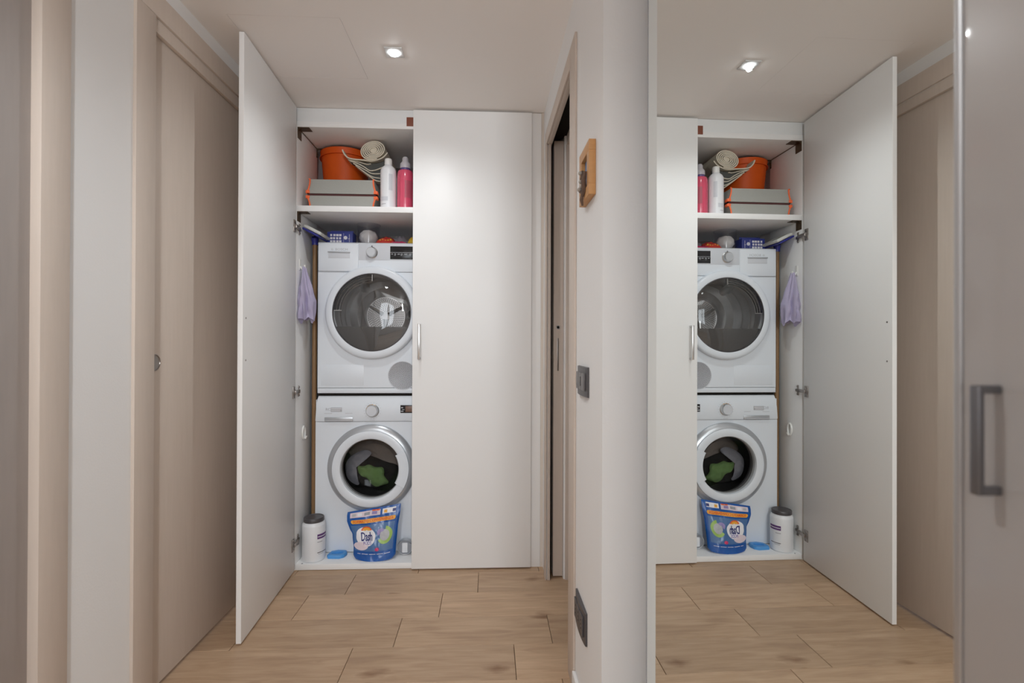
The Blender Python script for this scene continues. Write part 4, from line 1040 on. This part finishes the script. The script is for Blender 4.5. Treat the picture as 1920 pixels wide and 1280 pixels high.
L2 = spl([pm_(658, 304.5), pm_(672, 309), pm_(684, 315), pm_(694, 321.5), pm_(703, 321.5), pm_(713, 318), pm_(722, 314)])
L3 = spl([pm_(664, 308.5), pm_(678, 316), pm_(688, 321.5), pm_(697, 326.5), pm_(708, 327.5), pm_(722, 326)])
L4 = spl([pm_(668, 312), pm_(680, 321), pm_(692, 329), pm_(703, 334), pm_(722, 336)])
L5 = spl([pm_(674, 316.5), pm_(686, 326), pm_(697, 334), pm_(706, 339.5), pm_(720, 341.5)])
for i, L in enumerate((L1, L2, L3, L4, L5)):
    ribbon(L, 0.0048 if i else 0.0036, Ystart+0.010+0.003*i, Yend-0.004, CREAM, 'cream_layer', fm)
def fill(top, bot, name):
    pts = list(top)+list(reversed(bot)); bm = bmesh.new(); a = []; 
    n = min(len(top), len(bot)); T = top[:n]; Bt = bot[:n]
    va = [[bm.verts.new((p[0], y, p[1])) for p in T] for y in (Ystart+0.022, Yend-0.006)]; vb = [[bm.verts.new((p[0], y, p[1])) for p in Bt] for y in (Ystart+0.022, Yend-0.006)]
    for i in range(n-1):
        bm.faces.new((va[0][i], va[0][i+1], vb[0][i+1], vb[0][i])); bm.faces.new((va[1][i], va[1][i+1], vb[1][i+1], vb[1][i]))
        bm.faces.new((va[0][i], va[0][i+1], va[1][i+1], va[1][i])); bm.faces.new((vb[0][i], vb[0][i+1], vb[1][i+1], vb[1][i]))
    for e in (0, n-1): bm.faces.new((va[0][e], vb[0][e], vb[1][e], va[1][e]))
    return obj(name, bm, MATG, fm)
def shift(L, dz): return [(p[0], p[1]+dz) for p in L]
fill([(p[0], p[1]-0.005) for p in spl([pm_(660, 304), pm_(676, 305), pm_(692, 306), pm_(706, 306), pm_(716, 303), pm_(722, 300)])], shift(L2, 0.0025), 'grey_layer')
fill(shift(L2, -0.003), shift(L3, 0.003), 'grey_layer'); fill(shift(L3, -0.003), shift(L4, 0.003), 'grey_layer'); fill(shift(L4, -0.003), shift(L5, 0.003), 'grey_layer')

# ================================================================== ON THE RIGHT WALL
# pine frame with a driftwood figure
fy0, fy1, fz0, fz1 = -1.191, -1.052, 1.567, 1.720
fr = thing('picture_frame', 'small pine frame with driftwood figure on the right wall', 'picture frame', (rw(Vector((XR, -1.12, 0))).x, -1.12, fz0))
fw_ = 0.030
for (a0, a1, b0, b1) in ((fy0, fy1, fz0, fz0+fw_), (fy0, fy1, fz1-fw_, fz1), (fy0, fy0+fw_, fz0+fw_, fz1-fw_), (fy1-fw_, fy1, fz0+fw_, fz1-fw_)):
    obj('frame_rail', B(XR-0.020, XR-0.0005, a0, a1, b0, b1, bev=0.001), PINE, fr, xf=rw)
obj('backing', B(XR-0.008, XR-0.001, fy0+fw_, fy1-fw_, fz0+fw_, fz1-fw_), BLUEPIC, fr, xf=rw)
fig = bmesh.new(); XF = XR-0.024
for pts, r in ((((-1.160, 1.640), (-1.150, 1.615), (-1.140, 1.590), (-1.128, 1.580)), [0.0045, 0.0075, 0.0085, 0.004]),
               (((-1.118, 1.655), (-1.120, 1.630), (-1.124, 1.600), (-1.126, 1.580)), [0.003, 0.005, 0.006, 0.004]),
               (((-1.095, 1.612), (-1.100, 1.600), (-1.120, 1.590), (-1.135, 1.588)), [0.003, 0.0045, 0.005, 0.004]),
               (((-1.126, 1.592), (-1.120, 1.570), (-1.112, 1.556)), [0.004, 0.005, 0.003])):
    tube(fig, [(XF-0.003*math.sin(i*2.0), p[0], p[1]) for i, p in enumerate(pts)], r, 8)
tube(fig, [(XR-0.010, -1.127, 1.60), (XF, -1.127, 1.60)], 0.005, 8)
fg = obj('driftwood_figure', fig, TWIG, fr, xf=rw)
bm = bmesh.new()
for (yy, zz, r) in ((-1.118, 1.648, 0.006), (-1.122, 1.622, 0.0055), (-1.106, 1.604, 0.0065), (-1.135, 1.606, 0.006)):
    q = bmesh.ops.create_icosphere(bm, subdivisions=2, radius=r)
    for v in q['verts']: v.co = v.co+Vector((XF-0.006, yy, zz))
obj('small_shell', bm, SHELLM, fg, xf=rw)

def wall_plate(name, y0, y1, z0, z1, label, cat, socket):
    t = thing(name, label, cat, (rw(Vector((XR, (y0+y1)/2, 0))).x, (y0+y1)/2, z0))
    bm = bmesh.new(); n = 14; rows = []
    for i in range(n+1):
        u = i/n; y = y0+(y1-y0)*u; xb = 0.006+0.0055*math.sin(PI*u)**0.7 if 0 < u < 1 else 0.006
        rows.append([bm.verts.new(q) for q in ((XR-0.0003, y, z0), (XR-xb, y, z0+0.001), (XR-xb, y, z1-0.001), (XR-0.0003, y, z1))])
    for a, b2 in zip(rows[:-1], rows[1:]):
        for k in range(3): bm.faces.new((a[k], a[k+1], b2[k+1], b2[k]))
        bm.faces.new((a[0], a[3], b2[3], b2[0]))
    bm.faces.new(rows[0]); bm.faces.new(rows[-1])
    p = obj('cover_plate', bm, CHARC, t, xf=rw)
    w = (y1-y0-0.03)/3
    for k in range(3):
        ya = y0+0.015+k*w
        m = CHARL if not socket else CHARC
        q = obj('switch_rocker' if not socket else 'outlet_module', B(XR-0.0135, XR-0.0085, ya+0.0008, ya+w-0.0008, z0+0.018, z1-0.018, bev=0.001), m, t, xf=rw)
        if socket:
            bm = bmesh.new()
            for dz in (-0.012, 0, 0.012): tube(bm, [(XR-0.0134, ya+w/2, (z0+z1)/2+dz), (XR-0.0139, ya+w/2, (z0+z1)/2+dz)], 0.0026, 8)
            obj('pin_hole', bm, DARK, q, xf=rw)
        elif k == 1:
            obj('rocker_mark', B(XR-0.0141, XR-0.0134, ya+0.010, ya+0.016, z0+0.03, z1-0.03), DARK, q, xf=rw)
    return t
wall_plate('light_switch', -1.111, -0.960, 0.995, 1.084, 'dark grey switch plate at mid height on the right wall', 'light switch', False)
wall_plate('power_outlet', -1.096, -0.938, 0.262, 0.358, 'dark grey socket plate low on the right wall', 'power outlet', True)

# ================================================================== MIRRORED WARDROBE
wa = thing('wardrobe', 'sliding-door wardrobe with tall mirror panel and taupe panel at right', 'wardrobe', (1.3419, -1.4132, 0), 0.0125)
def L_(*a, **k): return B(*a, **k)
obj('carcass', L_(0.032, 0.62, -2.04, 0.0, 0.0, 2.345), TAUPE, wa, local=True)
md = obj('mirror_door', L_(0.0022, 0.020, -0.800, 0.0, 0.012, 2.340, bev=0.0006), ALU, wa, local=True)
obj('mirror_pane', L_(0.0, 0.0020, -0.799, -0.0012, 0.013, 2.339), MIRROR, md, local=True)
bm = bmesh.new(); box(bm, -0.0008, 0.020, -0.0010, 0.0004, 0.012, 2.340); obj('edge_trim', bm, GREYPR, md, local=True)
gd = obj('taupe_door', L_(-0.0225, -0.003, -1.62, -0.7868, 0.012, 2.340, bev=0.001), TAUPE, wa, local=True)
obj('edge_profile', L_(-0.0245, -0.002, -0.7865, -0.7805, 0.012, 2.340, bev=0.0015), ALU, gd, local=True)
bm = bmesh.new(); hy, hz0, hz1 = -0.812, 1.050, 1.126
box(bm, -0.0405, -0.0355, hy-0.0035, hy+0.0035, hz0, hz1, bev=0.0012)
box(bm, -0.0375, -0.0225, hy-0.003, hy+0.003, hz0, hz0+0.006, bev=0.001); box(bm, -0.0375, -0.0225, hy-0.003, hy+0.003, hz1-0.006, hz1, bev=0.001)
obj('handle', bm, GUN, gd, local=True)
obj('end_panel', L_(-0.0225, 0.62, -2.06, -1.625, 0.0, 2.345), TAUPE, wa, local=True)
